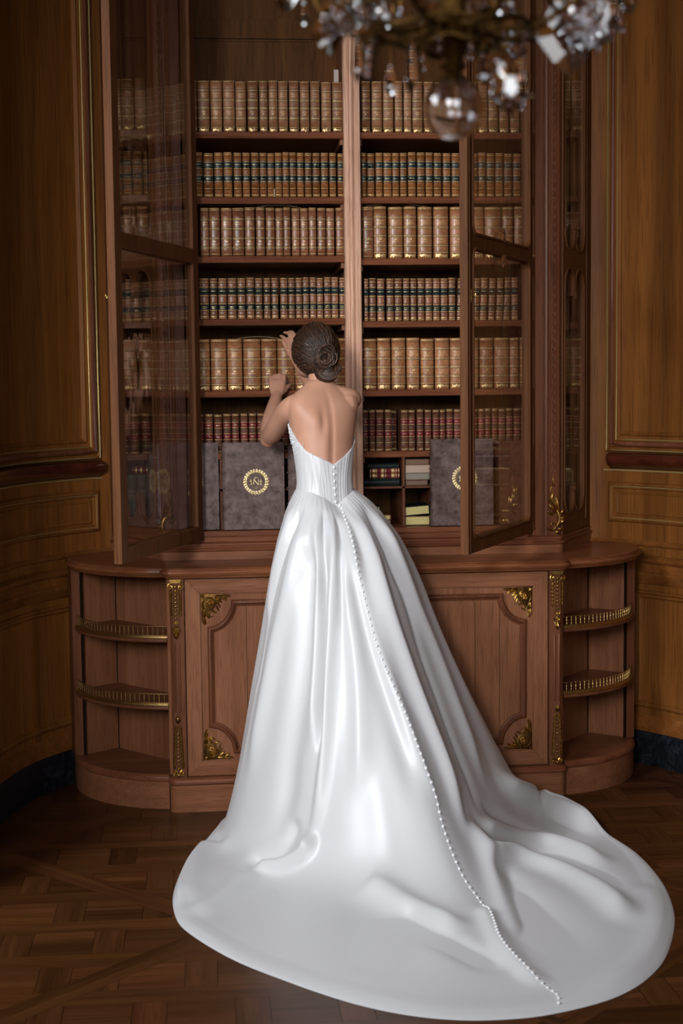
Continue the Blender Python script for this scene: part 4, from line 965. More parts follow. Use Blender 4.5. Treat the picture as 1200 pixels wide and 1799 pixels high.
SATIN = plain('white_satin', (.61, .605, .615), .36, 0); q = SATIN.node_tree.nodes['Principled BSDF']; q.inputs['Specular IOR Level'].default_value = .45; q.inputs['Sheen Weight'].default_value = .15; q.inputs['Sheen Roughness'].default_value = .4
PEARL = plain('pearl_button', (.78, .78, .80), .25)
person = thing('person', 'woman seen from behind in strapless white satin gown with long train, reaching into shelves', 'person', (-.17, -.16, 0))
YAW = R(20); cY, sY = math.cos(YAW), math.sin(YAW)
# torso sections: z, centre x, centre y, half width, half depth
TS = [(.88, -.170, -.165, .150, .105), (1.00, -.170, -.165, .150, .108), (1.10, -.169, -.168, .135, .100), (1.17, -.167, -.17, .112, .086), (1.215, -.166, -.170, .0985, .078), (1.255, -.167, -.168, .0955, .075), (1.30, -.168, -.162, .099, .078),
      (1.35, -.168, -.154, .106, .083), (1.40, -.168, -.144, .113, .088), (1.44, -.168, -.136, .119, .088), (1.48, -.168, -.128, .128, .084), (1.515, -.168, -.122, .133, .075), (1.545, -.169, -.116, .121, .061), (1.562, -.170, -.110, .098, .049), (1.578, -.171, -.103, .066, .042), (1.60, -.173, -.093, .044, .041)]
def tsec(z):
    A = np.array(TS); return [np.interp(z, A[:, 0], A[:, k]) for k in range(1, 5)]
def smooth_sec(z):
    return [sum(tsec(z+d)[k]*w for d, w in ((-.02, .25), (0, .5), (.02, .25))) for k in range(4)]
def torso_pt(z, a, off=0, groove=True):
    """a = 0 at the spine, positive towards the figure's left (viewer's left)"""
    cx, cy, aw, bd = smooth_sec(z); e = .88
    u = -math.copysign(abs(math.sin(a))**e, math.sin(a))*(aw+off); v = -math.copysign(abs(math.cos(a))**e, math.cos(a))*(bd+off)
    if groove and abs(a) < 1.6:
        fade = min(1, max(0, (z-1.14)/.06))*min(1, max(0, (1.58-z)/.06)); l = u
        v += fade*(.0045*math.exp(-(l/.014)**2)-.0035*math.exp(-((abs(l)-.028)/.016)**2)*min(1, max(0, (1.5-z)/.1)))
        for s, am in ((-1, .010), (1, .012)):     # shoulder blades, the far one winged by the raised arm
            v -= am*math.exp(-((l-s*.068)/.028)**2-((z-1.463)/.045)**2)
            v += .006*math.exp(-((l-s*.036)/.010)**2-((z-1.455)/.04)**2)
    return Vector((cx+u*cY-v*sY, cy+u*sY+v*cY, z))
bm_ = MB(); nA = 96
bm_.rings([[torso_pt(z, 2*PI*j/nA) for j in range(nA)] for z in np.linspace(.86, 1.60, 75)])
def limb(pts, rad, n=18):
    P = smoothline(pts, 6); Rr = [float(r[0]) for r in smoothline([(r,) for r in rad], 6)]; bm_.tube(P, Rr, n)
    bm_.ball(P[0], Rr[0]*.98, n=14); bm_.ball(P[-1], Rr[-1]*.98, n=14)
# neck and head
HC = Vector((-.186, -.055, 1.700))
limb([(-.172, -.105, 1.555), (-.174, -.090, 1.60), (-.180, -.072, 1.655)], [.046, .040, .040])
bm_.ball(HC+Vector((.004, .002, .012)), (.070, .086, .092), (0.0, 0, 1), 24, 16)
fx = Vector((-sY*1.4, cY, 0)).normalized(); sd = Vector((fx.y, -fx.x, 0))     # face direction
def HP(f, s, u): return HC+fx*f+sd*s+Vector((0, 0, u))
bm_.ball(HP(.045, 0, -.035), (.050, .050, .060), (fx.x, fx.y, -.9), 16, 10)   # jaw
bm_.ball(HP(.075, 0, -.072), (.017, .017, .015)); bm_.ball(HP(.082, 0, .035), (.040, .020, .022))
bm_.tube([HP(.086, 0, .018), HP(.098, 0, -.004), HP(.106, 0, -.022), HP(.094, 0, -.030)], [.006, .008, .010, .007], 8)
for s in (-1, 1):
    bm_.ball(HP(.073, s*.030, -.012), (.018, .014, .016)); bm_.ball(HP(.088, s*.028, .012), (.012, .006, .008)); bm_.ball(HP(.091, 0, -.046), (.020, .008, .005)); bm_.ball(HP(.088, 0, -.056), (.017, .008, .006))
    bm_.ball(HP(-.002, s*.073, -.014), (.007, .014, .024), (s*.2, 0, 1), 10, 8); bm_.tube([HP(.008*math.cos(q)-.004, s*.078, -.010+.020*math.sin(q)) for q in [-1.6+.45*i for i in range(10)]], .0035, 6)
# shoulders and arms
SL, EL_, WL_ = Vector((-.272, -.128, 1.508)), Vector((-.352, .085, 1.392)), Vector((-.312, .252, 1.545))
limb([(-.205, -.13, 1.525), SL, (-.310, -.045, 1.462), (-.338, .035, 1.412), EL_], [.040, .043, .041, .037, .034])
limb([EL_, (-.346, .135, 1.435), (-.330, .195, 1.492), WL_], [.034, .0345, .029, .0215])
bm_.ball(EL_+Vector((-.004, -.004, -.006)), (.031, .031, .034))
SR, ER_, WR_ = Vector((-.062, -.088, 1.534)), Vector((-.130, .130, 1.520)), Vector((-.222, .268, 1.655))
limb([(-.165, -.10, 1.545), (-.115, -.100, 1.542), SR, (-.060, -.005, 1.525), (-.092, .07, 1.518), ER_], [.036, .037, .0375, .036, .034, .032])
bm_.ball((-.082, -.103, 1.512), (.052, .054, .046), (1, .35, 0))
limb([ER_, (-.160, .175, 1.562), (-.195, .225, 1.612), WR_], [.031, .031, .027, .021])
limb([(-.150, -.106, 1.575), (-.110, -.104, 1.561), (-.070, -.098, 1.548)], [.022, .024, .026])
# legs and feet inside the gown
for s in (-1, 1):
    limb([(-.17+s*.065, -.165, .93), (-.17+s*.065, -.16, .70), (-.17+s*.06, -.165, .50), (-.17+s*.058, -.15, .30), (-.17+s*.055, -.14, .12)], [.085, .072, .048, .050, .030])
    bm_.tube([(-.17+s*.055, -.155, .10), (-.17+s*.055, -.12, .070), (-.17+s*.055, -.06, .035), (-.17+s*.055, -.02, .022)], [.030, .032, .032, .020], 14)
    bm_.tube([(-.17+s*.055, -.165, .10), (-.17+s*.055, -.175, .0)], [.014, .006], 10)
# hands
def finger(P, r0, r1):
    Q = smoothline(P, 4); m = len(Q); bm_.tube(Q, [r0+(r1-r0)*i/(m-1)+.0006*math.sin(PI*i/(m-1)*3)**2 for i in range(m)], 12); bm_.ball(Q[-1], r1*1.02, n=12); bm_.ball(Q[0], r0, n=12)
def palm(W, K, wdir, w0, w1, t0, t1):
    W = Vector(W); K = Vector(K); wd = Vector(wdir).normalized(); d = (K-W).normalized(); nn = d.cross(wd).normalized(); rings = []
    for i in range(8):
        t = i/7; c = W.lerp(K, t); ww = w0+(w1-w0)*math.sin(t*PI/2); tt = t0+(t1-t0)*t
        if i in (0, 7): ww *= .9; tt *= .8
        rings.append([c+wd*(ww*math.copysign(abs(math.cos(a))**.75, math.cos(a)))+nn*(tt*math.sin(a)) for a in [2*PI*j/20 for j in range(20)]])
    bm_.rings(rings)
# left hand: resting on the shelf edge, fingers closed over it
palm(WL_-Vector((0, .004, .006)), (-.308, .283, 1.604), (1, .05, 0), .021, .035, .017, .012)
for i, (dx, L) in enumerate(((.026, .94), (.009, 1.0), (-.009, .95), (-.026, .8))):   # index nearest the body
    k = Vector((-.308+dx, .284, 1.606-.003*abs(i-1))); finger([k, k+Vector((.001, .016*L, .020*L)), k+Vector((.001, .036*L, .013*L)), k+Vector((.001, .043*L, -.012*L)), k+Vector((0, .040*L, -.026*L))], .0088 if i < 3 else .0078, .0064)
finger([(-.288, .268, 1.558), (-.273, .285, 1.574), (-.262, .305, 1.583), (-.255, .322, 1.586)], .0105, .0072)
# right hand: fingertips over the head of a thick volume
palm(WR_, (-.232, .283, 1.722), (.95, .1, .25), .020, .034, .016, .0115)
kn = [(-.257, .287, 1.728), (-.240, .290, 1.737), (-.222, .292, 1.737), (-.206, .292, 1.730)]
tips = [[(-.264, .300, 1.752), (-.278, .316, 1.768), (-.290, .332, 1.775)], [(-.250, .300, 1.766), (-.262, .318, 1.784), (-.276, .334, 1.788)], [(-.236, .302, 1.770), (-.246, .320, 1.789), (-.258, .338, 1.790)], [(-.218, .302, 1.758), (-.226, .318, 1.776), (-.238, .334, 1.780)]]
for k, tp in zip(kn, tips): finger([k]+tp, .0086, .0062)
finger([(-.238, .272, 1.674), (-.256, .284, 1.698), (-.270, .300, 1.725), (-.283, .318, 1.752)], .0105, .0068)
body = bm_.build('body', SKIN, person, smooth=0)
rm = body.modifiers.new('weld', 'REMESH'); rm.mode = 'VOXEL'; rm.voxel_size = .0032; rm.use_smooth_shade = True
sm_ = body.modifiers.new('soften', 'SMOOTH'); sm_.factor = .5; sm_.iterations = 12

# hair: close cap drawn back to a low twisted chignon
def surf(c, rad, d): return c+Vector((d.x*rad[0], d.y*rad[1], d.z*rad[2]))
HRAD = (.087, .098, .105); HCC = HC+Vector((.002, -.006, .006)); BUN = Vector((-.158, -.150, 1.684))
def hairp(th, ph, o=0):
    d = Vector((math.sin(th)*math.sin(ph), -math.cos(ph)*math.sin(th), math.cos(th)))
    r = [q+o for q in HRAD]
    p = surf(HCC, r, d)
    if p.z < HCC.z-.02:      # draws in towards the nape
        k = min(1, (HCC.z-.02-p.z)/.10); p.x = HCC.x+.010+(p.x-HCC.x-.010)*(1-.52*k*k); p.y += .028*k*k
    return p
hb = MB(); rr = random.Random(8); nT, nP = 34, 80; rings = []
for i in range(nT+1):
    th = .04+(2.62-.04)*i/nT; row = []
    for j in range(nP):
        ph = 2*PI*j/nP; pp = ph if ph < PI else ph-2*PI
        lim = 2.62-(1.35*max(0, min(1, (abs(pp)-1.15)/1.0)))        # hairline rises over the face
        t2 = min(th, lim); o = .0012*math.sin(pp*37+th*9)+.0008*math.sin(pp*71-th*13)
        row.append(hairp(t2, ph, o if th < lim else -.006))
    rings.append(row)
hb.rings(rings)
hair = hb.build('hair', HAIR, person, smooth=70)
st = MB(); nst = 520
def flow(p0, tgt, n, lift, pull=1.0):
    """strand over the head surface from p0 to target"""
    out = []; a = (p0-HCC); b = (tgt-HCC)
    for i in range(n+1):
        t = i/n; q = a*(1-t)+b*t; d = Vector((q.x/HRAD[0], q.y/HRAD[1], q.z/HRAD[2])).normalized()
        th = math.acos(max(-1, min(1, d.z))); ph = math.atan2(d.x, -d.y); out.append(hairp(th, ph, lift*(.4+.6*math.sin(PI*t))))
    return out
for i in range(nst):
    ph = rr.uniform(-2.6, 2.6); side = 1 if ph > 0 else -1
    thl = 2.5-(1.30*max(0, min(1, (abs(ph)-1.15)/1.0)))
    th = rr.choice((rr.uniform(.05, thl), thl-rr.uniform(0, .15)))
    if rr.random() < .35: ph = rr.uniform(-.9, .9); th = rr.uniform(1.9, 2.55)
    p0 = hairp(th, ph, .001); ang = rr.uniform(0, 2*PI); tg = BUN+Vector((.030*math.cos(ang), .02, .030*math.sin(ang)-.012 if p0.z < BUN.z else .026*math.sin(ang)))
    if p0.z > HCC.z and abs(ph) < 1.4: tg = BUN+Vector((side*.020*rr.uniform(.2, 1.3), .02, rr.uniform(.0, .035)))
    P = flow(p0, tg, 10, rr.uniform(.0005, .0028)); r = rr.uniform(.0007, .0016)
    st.tube(P, [r*.4]+[r]*9+[r*.5], 5, mi=1 if rr.random() < .28 else 0)
st.build('hair_strand', [HAIR, HAIR2], hair, smooth=80)
bn = MB()
for i in range(150):      # coil of the chignon
    r0 = rr.uniform(.010, .040); a0 = rr.uniform(0, 2*PI); dy = rr.uniform(-.012, .016)-.010*math.sin(min(1, (r0-.010)/.026)*PI); tw = rr.uniform(1.6, 4.2); P = []
    for k in range(15):
        t = k/14; a = a0+tw*t; r = r0*(1+.12*math.sin(3*a+i)) + .003*t; P.append(BUN+Vector((r*math.cos(a)*.95, dy-.004*math.sin(a*2+i)+.10*max(0, r-.030), r*math.sin(a)*1.05)))
    w_ = rr.uniform(.0012, .0030); bn.tube(P, [w_*.4]+[w_]*13+[w_*.4], 5, mi=1 if rr.random() < .55 else 0)
bn.ball(BUN+Vector((.002, .016, -.004)), (.033, .018, .036), (0, 0, 1), 16, 10)
for i in range(120):      # roll of hair tucked below the coil
    a0 = rr.uniform(-.2, 1); P = []; c = BUN+Vector((.010, .018, -.052)); rx, rz = rr.uniform(.018, .040), rr.uniform(.010, .036)
    for k in range(12):
        a = 2.6+3.9*k/11+a0*.5; P.append(c+Vector((rx*math.cos(a)+.010*k/11, -.012-.018*math.sin(PI*k/11)+rr.uniform(-.0008, .0008), rz*math.sin(a)+.014*k/11)))
    w_ = rr.uniform(.001, .0024); bn.tube(P, [w_*.4]+[w_]*10+[w_*.4], 5, mi=1 if rr.random() < .45 else 0)
bn.ball(BUN+Vector((.006, .018, -.054)), (.044, .024, .038), (0, 0, 1), 16, 10)
bn.build('chignon', [HAIR, HAIR2], hair, smooth=80)
eb = MB(); e0 = HP(-.002, -.082, -.042)
for i in range(5): eb.ball(e0+Vector((.001*i*(-1)**i, 0, -.007*i)), .0026)
for a in range(5): eb.ball(e0+Vector((.005*math.cos(a*1.26), .002*math.sin(a), -.032+.005*math.sin(a*1.26))), .0022)
eb.build('earring', BRASS, person)

# ------------------------------------------------------------------ gown: bodice
def neckline(a):
    """height of the top edge round the body; deep V at the back"""
    q = abs(a)/PI
    if a >= 0: return float(np.interp(q, [0, .03, .15, .30, .42, .55, .7, .85, 1], [1.303, 1.311, 1.330, 1.352, 1.388, 1.435, 1.455, 1.46, 1.43]))
    return float(np.interp(q, [0, .03, .15, .30, .42, .55, .7, .85, 1], [1.303, 1.312, 1.338, 1.368, 1.395, 1.435, 1.455, 1.46, 1.43]))
def waistline(a):
    q = abs(a)/PI; return float(np.interp(q, [0, .10, .25, .5, 1], [1.158, 1.185, 1.205, 1.212, 1.20]))
bd = MB(); nb, nz = 120, 26; A0 = [-PI+2*PI*j/nb for j in range(nb)]
outer = []
for i in range(nz+1):
    t = i/nz; row = []
    for a in A0:
        zt, zb = neckline(a), waistline(a)-.012; z = zb+(zt-zb)*t
        pleat = .0012*math.sin((a*14+ (z-1.2)*26))*math.exp(-((a+.45)/.5)**2)+.0009*math.sin(a*16-(z-1.2)*40)*math.exp(-((a-.6)/.5)**2)
        o = .0045+pleat+.002*math.exp(-((t-1)/.05)**2)*0
        row.append(torso_pt(z, a, o, False))
    outer.append(row)
inner = [[torso_pt(neckline(a), a, .001, False) for a in A0], [torso_pt(neckline(a)-.02, a, -.004, False) for a in A0]]
lip = [[torso_pt(neckline(a)+.0015, a, .003, False) for a in A0]]
bd.rings(outer+lip+inner, True, False)
bodice = bd.build('gown_bodice', SATIN, person, smooth=60)
sb = MB()
for k in range(9):    # boning seams
    a = -.62+.135*k*1.0
    if abs(a) < .03: continue
    sb.tube([torso_pt(waistline(a)-.01+(neckline(a)-waistline(a)+.004)*i/14, a*(1-.35*(1-i/14)), .0052, False) for i in range(15)], .0008, 5)
for a in (.35, .62, .95, 1.3): sb.tube([torso_pt(waistline(a)-.01+(neckline(a)-waistline(a)+.004)*i/14, a*(1-.1*(1-i/14))-.25*(i/14)*(a > .5), .0050, False) for i in range(15)], .0009, 5)
sb.build('bodice_seam', SATIN, bodice)
pb = MB(); r3 = random.Random(4)
for i in range(230):     # beading on the viewer's left edge, round towards the front
    a = r3.uniform(1.25, 2.4); z = neckline(a)-abs(r3.gauss(0, .028))-.002
    if z < 1.30: continue
    pb.ball(torso_pt(z, a, .0065, False), r3.uniform(.0011, .0026), n=6, k=4)
tag(pb.build('bead_embroidery', PEARL, bodice), kind='stuff')
# ------------------------------------------------------------------ gown: skirt and train
HL = [(-.17, -.022, -.17, -.022), (-.40, -.035, -.38, -.035), (-.53, -.10, -.50, -.09), (-.580, -.25, -.538, -.20), (-.637, -.473, -.55, -.33), (-.692, -.709, -.52, -.47), (-.719, -.926, -.47, -.58), (-.704, -1.131, -.42, -.66), (-.668, -1.245, -.38, -.72), (-.588, -1.396, -.33, -.80), (-.511, -1.511, -.28, -.87), (-.408, -1.631, -.22, -.93), (-.309, -1.738, -.16, -.98), (-.2, -1.834, -.10, -1.02), (-.079, -1.905, -.04, -1.06), (.046, -1.94, .02, -1.08), (.175, -1.941, .09, -1.10), (.267, -1.921, .15, -1.10), (.383, -1.875, .20, -1.06), (.474, -1.816, .24, -1.0), (.561, -1.727, .28, -.93), (.652, -1.589, .32, -.84), (.75, -1.357, .37, -.74), (.801, -1.167, .41, -.63), (.831, -.957, .46, -.52), (.835, -.723, .50, -.41), (.811, -.574, .54, -.32), (.763, -.366, .57, -.24), (.698, -.161, .59, -.16), (.60, -.05, .56, -.05), (.35, -.03, .34, -.03), (.05, -.022, .05, -.022)]
HA = [PI, 2.65, 2.1, 1.62, 1.40, 1.22, 1.06, .92, .80, .69, .58, .47, .37, .28, .20, .13, .06, .0, -.08, -.17, -.27, -.38, -.50, -.63, -.77, -.92, -1.08, -1.25, -1.48, -1.9, -2.4, -2.8]
GK = [(0, 0), (.035, .085), (.07, .15), (.15, .26), (.25, .36), (.45, .49), (.62, .645), (.8, .805), (.9, .895), (1, 1)]
NU, NV, VL = 560, 250, .60
def skirt_base():
    n = len(HL); A = np.array(HL); ang = np.array(HA)
    ang = np.concatenate([ang, [ang[0]-2*PI]]); A = np.vstack([A, A[:1]])
    # resample the columns: dense and smooth
    P = np.array(smoothline([tuple(A[i]) + (ang[i],) for i in range(n+1)], 10))
    d = np.concatenate([[0], np.cumsum(np.hypot(np.diff(P[:, 0]), np.diff(P[:, 1]))*.55+np.hypot(np.diff(P[:, 2]), np.diff(P[:, 3]))+.08*np.abs(np.diff(P[:, 4])))])
    q = np.linspace(0, d[-1], NU+1)[:-1]; C = np.array([np.interp(q, d, P[:, k]) for k in range(5)]).T
    gk = np.array(GK); G = np.zeros((NU, NV, 3)); v = np.linspace(0, 1, NV)
    for i in range(NU):
        hx, hy, lx, ly, a = C[i]; aa = (a+PI) % (2*PI)-PI
        W = np.array(torso_pt(waistline(aa)+.004, aa, .0065, False)); h = np.clip(v/VL, 0, 1)
        hh = h**1.15; g = np.interp(hh, gk[:, 0], gk[:, 1]); s = np.clip((v-VL)/(1-VL), 0, 1)
        L = np.array([lx, ly]); H = np.array([hx, hy])
        far = min(1, max(0, (np.hypot(*(L-W[:2]))-.45)/.5)); z = W[2]*(1-hh)
        G[i, :, 0] = W[0]+(L[0]-W[0])*g+(H[0]-L[0])*s; G[i, :, 1] = W[1]+(L[1]-W[1])*g+(H[1]-L[1])*s; G[i, :, 2] = z
    # soften the landing and the hips
    for it in range(420):
        w = np.clip((v[1:-1]-.12)/.30, 0, 1)[None, :, None]*.5
        G[:, 1:-1] += w*(.5*(G[:, 2:]+G[:, :-2])-G[:, 1:-1])
    for it in range(12): G[:, 3:] += .25*(np.roll(G, 1, 0)+np.roll(G, -1, 0)-2*G)[:, 3:]
    G[:, :, 2] += .009*np.clip(v/.2, 0, 1)[None]
    return G
def grid_normals(G):
    du = np.roll(G, -1, 0)-np.roll(G, 1, 0); dv = np.gradient(G, axis=1); n = np.cross(du, dv); n /= np.linalg.norm(n, axis=2, keepdims=True)+1e-9
    if n[NU//2, NV//3, 1] > 0: n = -n
    return n
RIDGES = [(0, 0, 0, [(282, 2), (267, 10), (260, 21), (257, 32), (257, 42), (260, 61), (267, 80), (271, 92), (274, 107), (277, 119), (276, 129), (277, 145), (279, 163), (271, 193), (270, 211), (271, 225), (273, 239), (271, 247)]),
  (-0.02, 0.022, 0.012, [(148, 8), (122, 26), (108, 44), (99, 70), (104, 94)]),
  (0.018, 0.035, 0.035, [(171, 12), (147, 32), (136, 50), (124, 74), (119, 101), (115, 127)]),
  (0.01, 0.02, 0.02, [(89, 9), (98, 25), (87, 45), (90, 67)]),
  (-0.028, 0.045, 0.05, [(175, 23), (174, 53), (169, 85), (162, 112), (160, 132), (154, 151)]),
  (0.02, 0.022, 0.016, [(196, 10), (194, 37), (189, 61), (187, 87), (185, 110)]),
  (-0.034, 0.01, 0.014, [(208, 7), (201, 42), (199, 70), (195, 93), (191, 113)]),
  (0.026, 0.018, 0.024, [(228, 10), (224, 26), (212, 56), (205, 78), (200, 103), (194, 122), (188, 135), (181, 146)]),
  (-0.014, 0.01, 0.012, [(251, 8), (237, 25), (228, 45), (223, 64)]),
  (0.018, 0.03, 0.035, [(254, 15), (238, 40), (238, 65), (234, 89), (228, 108), (220, 124)]),
  (-0.018, 0.03, 0.03, [(248, 32), (251, 49), (256, 69), (260, 92), (263, 109), (263, 122)]),
  (0.014, 0.018, 0.018, [(274, 6), (260, 21), (257, 42), (260, 61), (267, 80), (271, 92), (274, 107), (277, 119), (276, 129)]),
  (0.03, 0.03, 0.022, [(304, 6), (289, 25), (284, 47), (291, 71), (295, 90), (299, 111), (298, 128), (298, 140)]),
  (-0.024, 0.014, 0.034, [(361, 6), (337, 20), (324, 38), (333, 56), (330, 75), (332, 89), (331, 107), (332, 123), (323, 136)]),
  (0.024, 0.035, 0.04, [(387, 10), (361, 30), (357, 53), (369, 76), (366, 98), (363, 119), (362, 132)]),
  (0.04, 0.03, 0.022, [(188, 135), (184, 144), (170, 154), (157, 161), (147, 168)]),
  (-0.026, 0.03, 0.03, [(174, 132), (166, 144), (152, 155), (138, 166)]),
  (0.018, 0.04, 0.05, [(148, 169), (152, 198), (152, 222), (153, 241)]),
  (0.03, 0.05, 0.05, [(94, 171), (107, 220), (130, 230), (146, 239)]),
  (0.055, 0.05, 0.05, [(386, 127), (414, 139), (454, 249), (431, 234), (414, 241)]),
  (-0.018, 0.03, 0.03, [(335, 132), (372, 146), (399, 176), (397, 210)]),
  (0.03, 0.04, 0.035, [(314, 133), (347, 144), (380, 166), (381, 196), (372, 216)]),
  (-0.012, 0.03, 0.03, [(309, 140), (349, 152), (368, 178), (361, 206), (349, 223)]),
  (0.048, 0.045, 0.05, [(302, 143), (336, 155), (350, 180), (343, 203), (334, 219), (324, 228)]),
  (0.03, 0.035, 0.04, [(305, 129), (307, 142), (302, 156), (290, 174), (279, 197)]),
  (-0.018, 0.05, 0.05, [(317, 153), (299, 175), (282, 202)]),
  (-0.028, 0.04, 0.04, [(240, 161), (250, 182), (259, 202), (265, 218)]),
  (0.034, 0.05, 0.045, [(223, 149), (245, 161), (255, 171), (263, 182)]),
  (0.026, 0.025, 0.03, [(279, 163), (271, 193), (270, 211), (271, 225), (273, 236)]),
  (0.01, 0.05, 0.04, [(367, 233), (338, 239), (315, 241), (293, 241), (277, 242)]),
  (0.0, 0.06, 0.05, [(160, 242), (185, 241), (208, 241), (231, 241), (252, 241)])]
def ridge_field(G, Nn):
    NUv = G.shape[0]; P = G.reshape(-1, 3); dU = (np.roll(G, -1, 0)-np.roll(G, 1, 0)).reshape(-1, 3); tot = np.zeros(len(P))
    for amp, wl, wr, q in RIDGES:
        if amp == 0: continue
        L = np.array([G[a, b] for a, b in q]); L = np.array(smoothline([tuple(p) for p in L], 5)); seg = np.diff(L, axis=0); sl = np.linalg.norm(seg, axis=1); cum = np.concatenate([[0], np.cumsum(sl)]); T = cum[-1]
        bb0 = L.min(0)-.25; bb1 = L.max(0)+.25; idx = np.where(((P > bb0) & (P < bb1)).all(1))[0]; Q = P[idx]
        best = np.full(len(Q), 1e9); sgn = np.ones(len(Q)); par = np.zeros(len(Q))
        for i in range(len(seg)):
            if sl[i] < 1e-6: continue
            d = Q-L[i]; t = np.clip(d @ seg[i]/sl[i]**2, 0, 1); r = d-t[:, None]*seg[i]; dist = np.linalg.norm(r, axis=1); m = dist < best
            best[m] = dist[m]; sgn[m] = np.sign((r[m]*dU[idx[m]]).sum(1)); par[m] = (cum[i]+t[m]*sl[i])/T
        w = np.where(sgn > 0, wr, wl); fade = np.clip(par/.12, 0, 1)*np.clip((1-par)/.22, 0, 1); fade = fade*fade*(3-2*fade)
        tot[idx] += amp*np.exp(-(best/w)**2)*fade
    return tot.reshape(G.shape[:2])
G = skirt_base(); Nn = grid_normals(G); F = ridge_field(G, Nn)
vv = np.linspace(0, 1, NV)[None, :]; uu = np.arange(NU)[:, None]
# fine pleats gathered into the waist, fading out down the skirt
F += .0006*np.sin(uu*2*PI/NU*34)*np.exp(-vv/.10)*np.clip(vv/.015, 0, 1)
F += .010*np.sin(uu*2*PI/NU*11+.7)*np.exp(-((vv-.34)/.16)**2)*(.35+.65*(np.abs(uu-NU*.44) > NU*.26))
F += .010*np.sin(uu*2*PI/NU*9+1.1+3*vv)*np.sin(vv*9-2)*np.clip((vv-.55)/.1, 0, 1)*np.clip((1-vv)/.1, 0, 1)
F *= np.clip(vv/.02, 0, 1)
k = .5*(1+np.tanh((G[:, :, 2]-.10)/.05)); D = Nn.copy(); D[:, :, 2] = D[:, :, 2]*(1-.6*k)+(1-k)*.6; D /= np.linalg.norm(D, axis=2, keepdims=True)
G2 = G+D*F[:, :, None]
for it in range(3): G2[:, 2:-1] += .25*(np.roll(G2, 1, 0)+np.roll(G2, -1, 0)-2*G2)[:, 2:-1]*.6+.25*(G2[:, 3:]+G2[:, 1:-2]-2*G2[:, 2:-1])
# the hem itself rolls over and touches the floor
edge = np.clip((1-vv)/.025, 0, 1); rise = .0025*np.sin(np.clip((1-vv)/.06, 0, 1)*PI)
G2[:, :, 2] = np.maximum(G2[:, :, 2], .0045)*(edge**.5*.999+.001)+rise
G2[:, :, 2] = np.maximum(G2[:, :, 2], .0045*edge+.0008)
far = G2[:, :, 1] > -.012; G2[:, :, 1] = np.where(far & (G2[:, :, 2] < .95), -.012, G2[:, :, 1])
sk = MB(); sk.rings([[tuple(G2[i, j]) for i in range(NU)] for j in range(NV)], True, False)
skirt = sk.build('gown_skirt', SATIN, person, smooth=0, fix=True)
skirt.data.polygons.foreach_set('use_smooth', [True]*len(skirt.data.polygons))
# covered buttons: down the bodice and all along the train
line = []
for i in range(30): t = i/29; line.append(tuple(torso_pt(1.298-(1.298-1.165)*t, 0, .0065, False)))
bu = smoothline([tuple(map(float, q)) for q in RIDGES[0][3]], 14)
for a, c in bu:
    a0, c0 = int(a) % NU, min(int(c), NV-2); fa, fc = a-int(a), min(c-c0, 1); p = (G2[a0, c0]*(1-fa)+G2[(a0+1) % NU, c0]*fa)*(1-fc)+(G2[a0, c0+1]*(1-fa)+G2[(a0+1) % NU, c0+1]*fa)*fc; line.append(tuple(p))
LN = np.array(line); cs = np.concatenate([[0], np.cumsum(np.linalg.norm(np.diff(LN, axis=0), axis=1))]); nbt = 100; S_ = np.linspace(.004, cs[-1]-.02, nbt)**1.0
bt = None
for i, s_ in enumerate(S_):
    p = Vector([float(np.interp(s_, cs, LN[:, k_])) for k_ in range(3)]); q = Vector([float(np.interp(s_+.01, cs, LN[:, k_])) for k_ in range(3)]); t = (q-p).normalized(); n_ = Vector((.1, -1, .35)) if p.z > .15 else Vector((0, -.35, 1)); n_ = (n_-t*n_.dot(t)).normalized()
    par_ = bodice if s_ < .125 else skirt
    if bt is None:
        b = MB(); b.ball((0, 0, .0022), (.0050, .0050, .0034), n=12, k=8); b.tube([(.0045+.0022*math.cos(a*PI/4), .0035*math.sin(a*PI/4), .0006) for a in range(8)], .0009, 5, True)
        bt = b.build('covered_button', PEARL, None); o = bt
    else: o = bt.copy(); COL.objects.link(o)
    o.location = p; o.rotation_euler = n_.to_track_quat('Z', 'X').to_euler(); o.parent = None; attach(o, par_)
# corded seam under the buttons
sm = MB(); sm.tube([tuple(Vector(p)) for p in LN[8:-2:3]], .0013, 5); sm.build('button_seam', SATIN, skirt)

# ------------------------------------------------------------------ chandelier hanging in the foreground
CX, CY = -.255, -3.50
ch = thing('crystal_chandelier', 'brass chandelier with cut crystal pendants and glass ball, hanging in the foreground', 'chandelier', (CX, CY, 2.0))
BRD = gilt('aged_brass', (.045, .020, .005), (.14, .075, .02), .5)
b = MB(); b.lathe([(.004, 2.004), (.012, 2.010), (.020, 2.018), (.012, 2.026), (.020, 2.034), (.036, 2.044), (.046, 2.056), (.030, 2.068), (.016, 2.085), (.022, 2.11), (.034, 2.14), (.020, 2.17), (.012, 2.20), (.020, 2.26), (.012, 2.32), (.008, 2.6), (.006, HT)], (CX, CY, 0), 20); b.build('stem', BRD, ch)
b = MB(); 
for r, z, t in ((.105, 2.062, .0045), (.135, 2.088, .0035), (.060, 2.046, .004)): b.tube([(CX+r*math.cos(2*PI*i/48), CY+r*math.sin(2*PI*i/48), z+.004*math.sin(6*2*PI*i/48)) for i in range(48)], t, 8, True)
b.build('brass_ring', BRD, ch)
arms = []
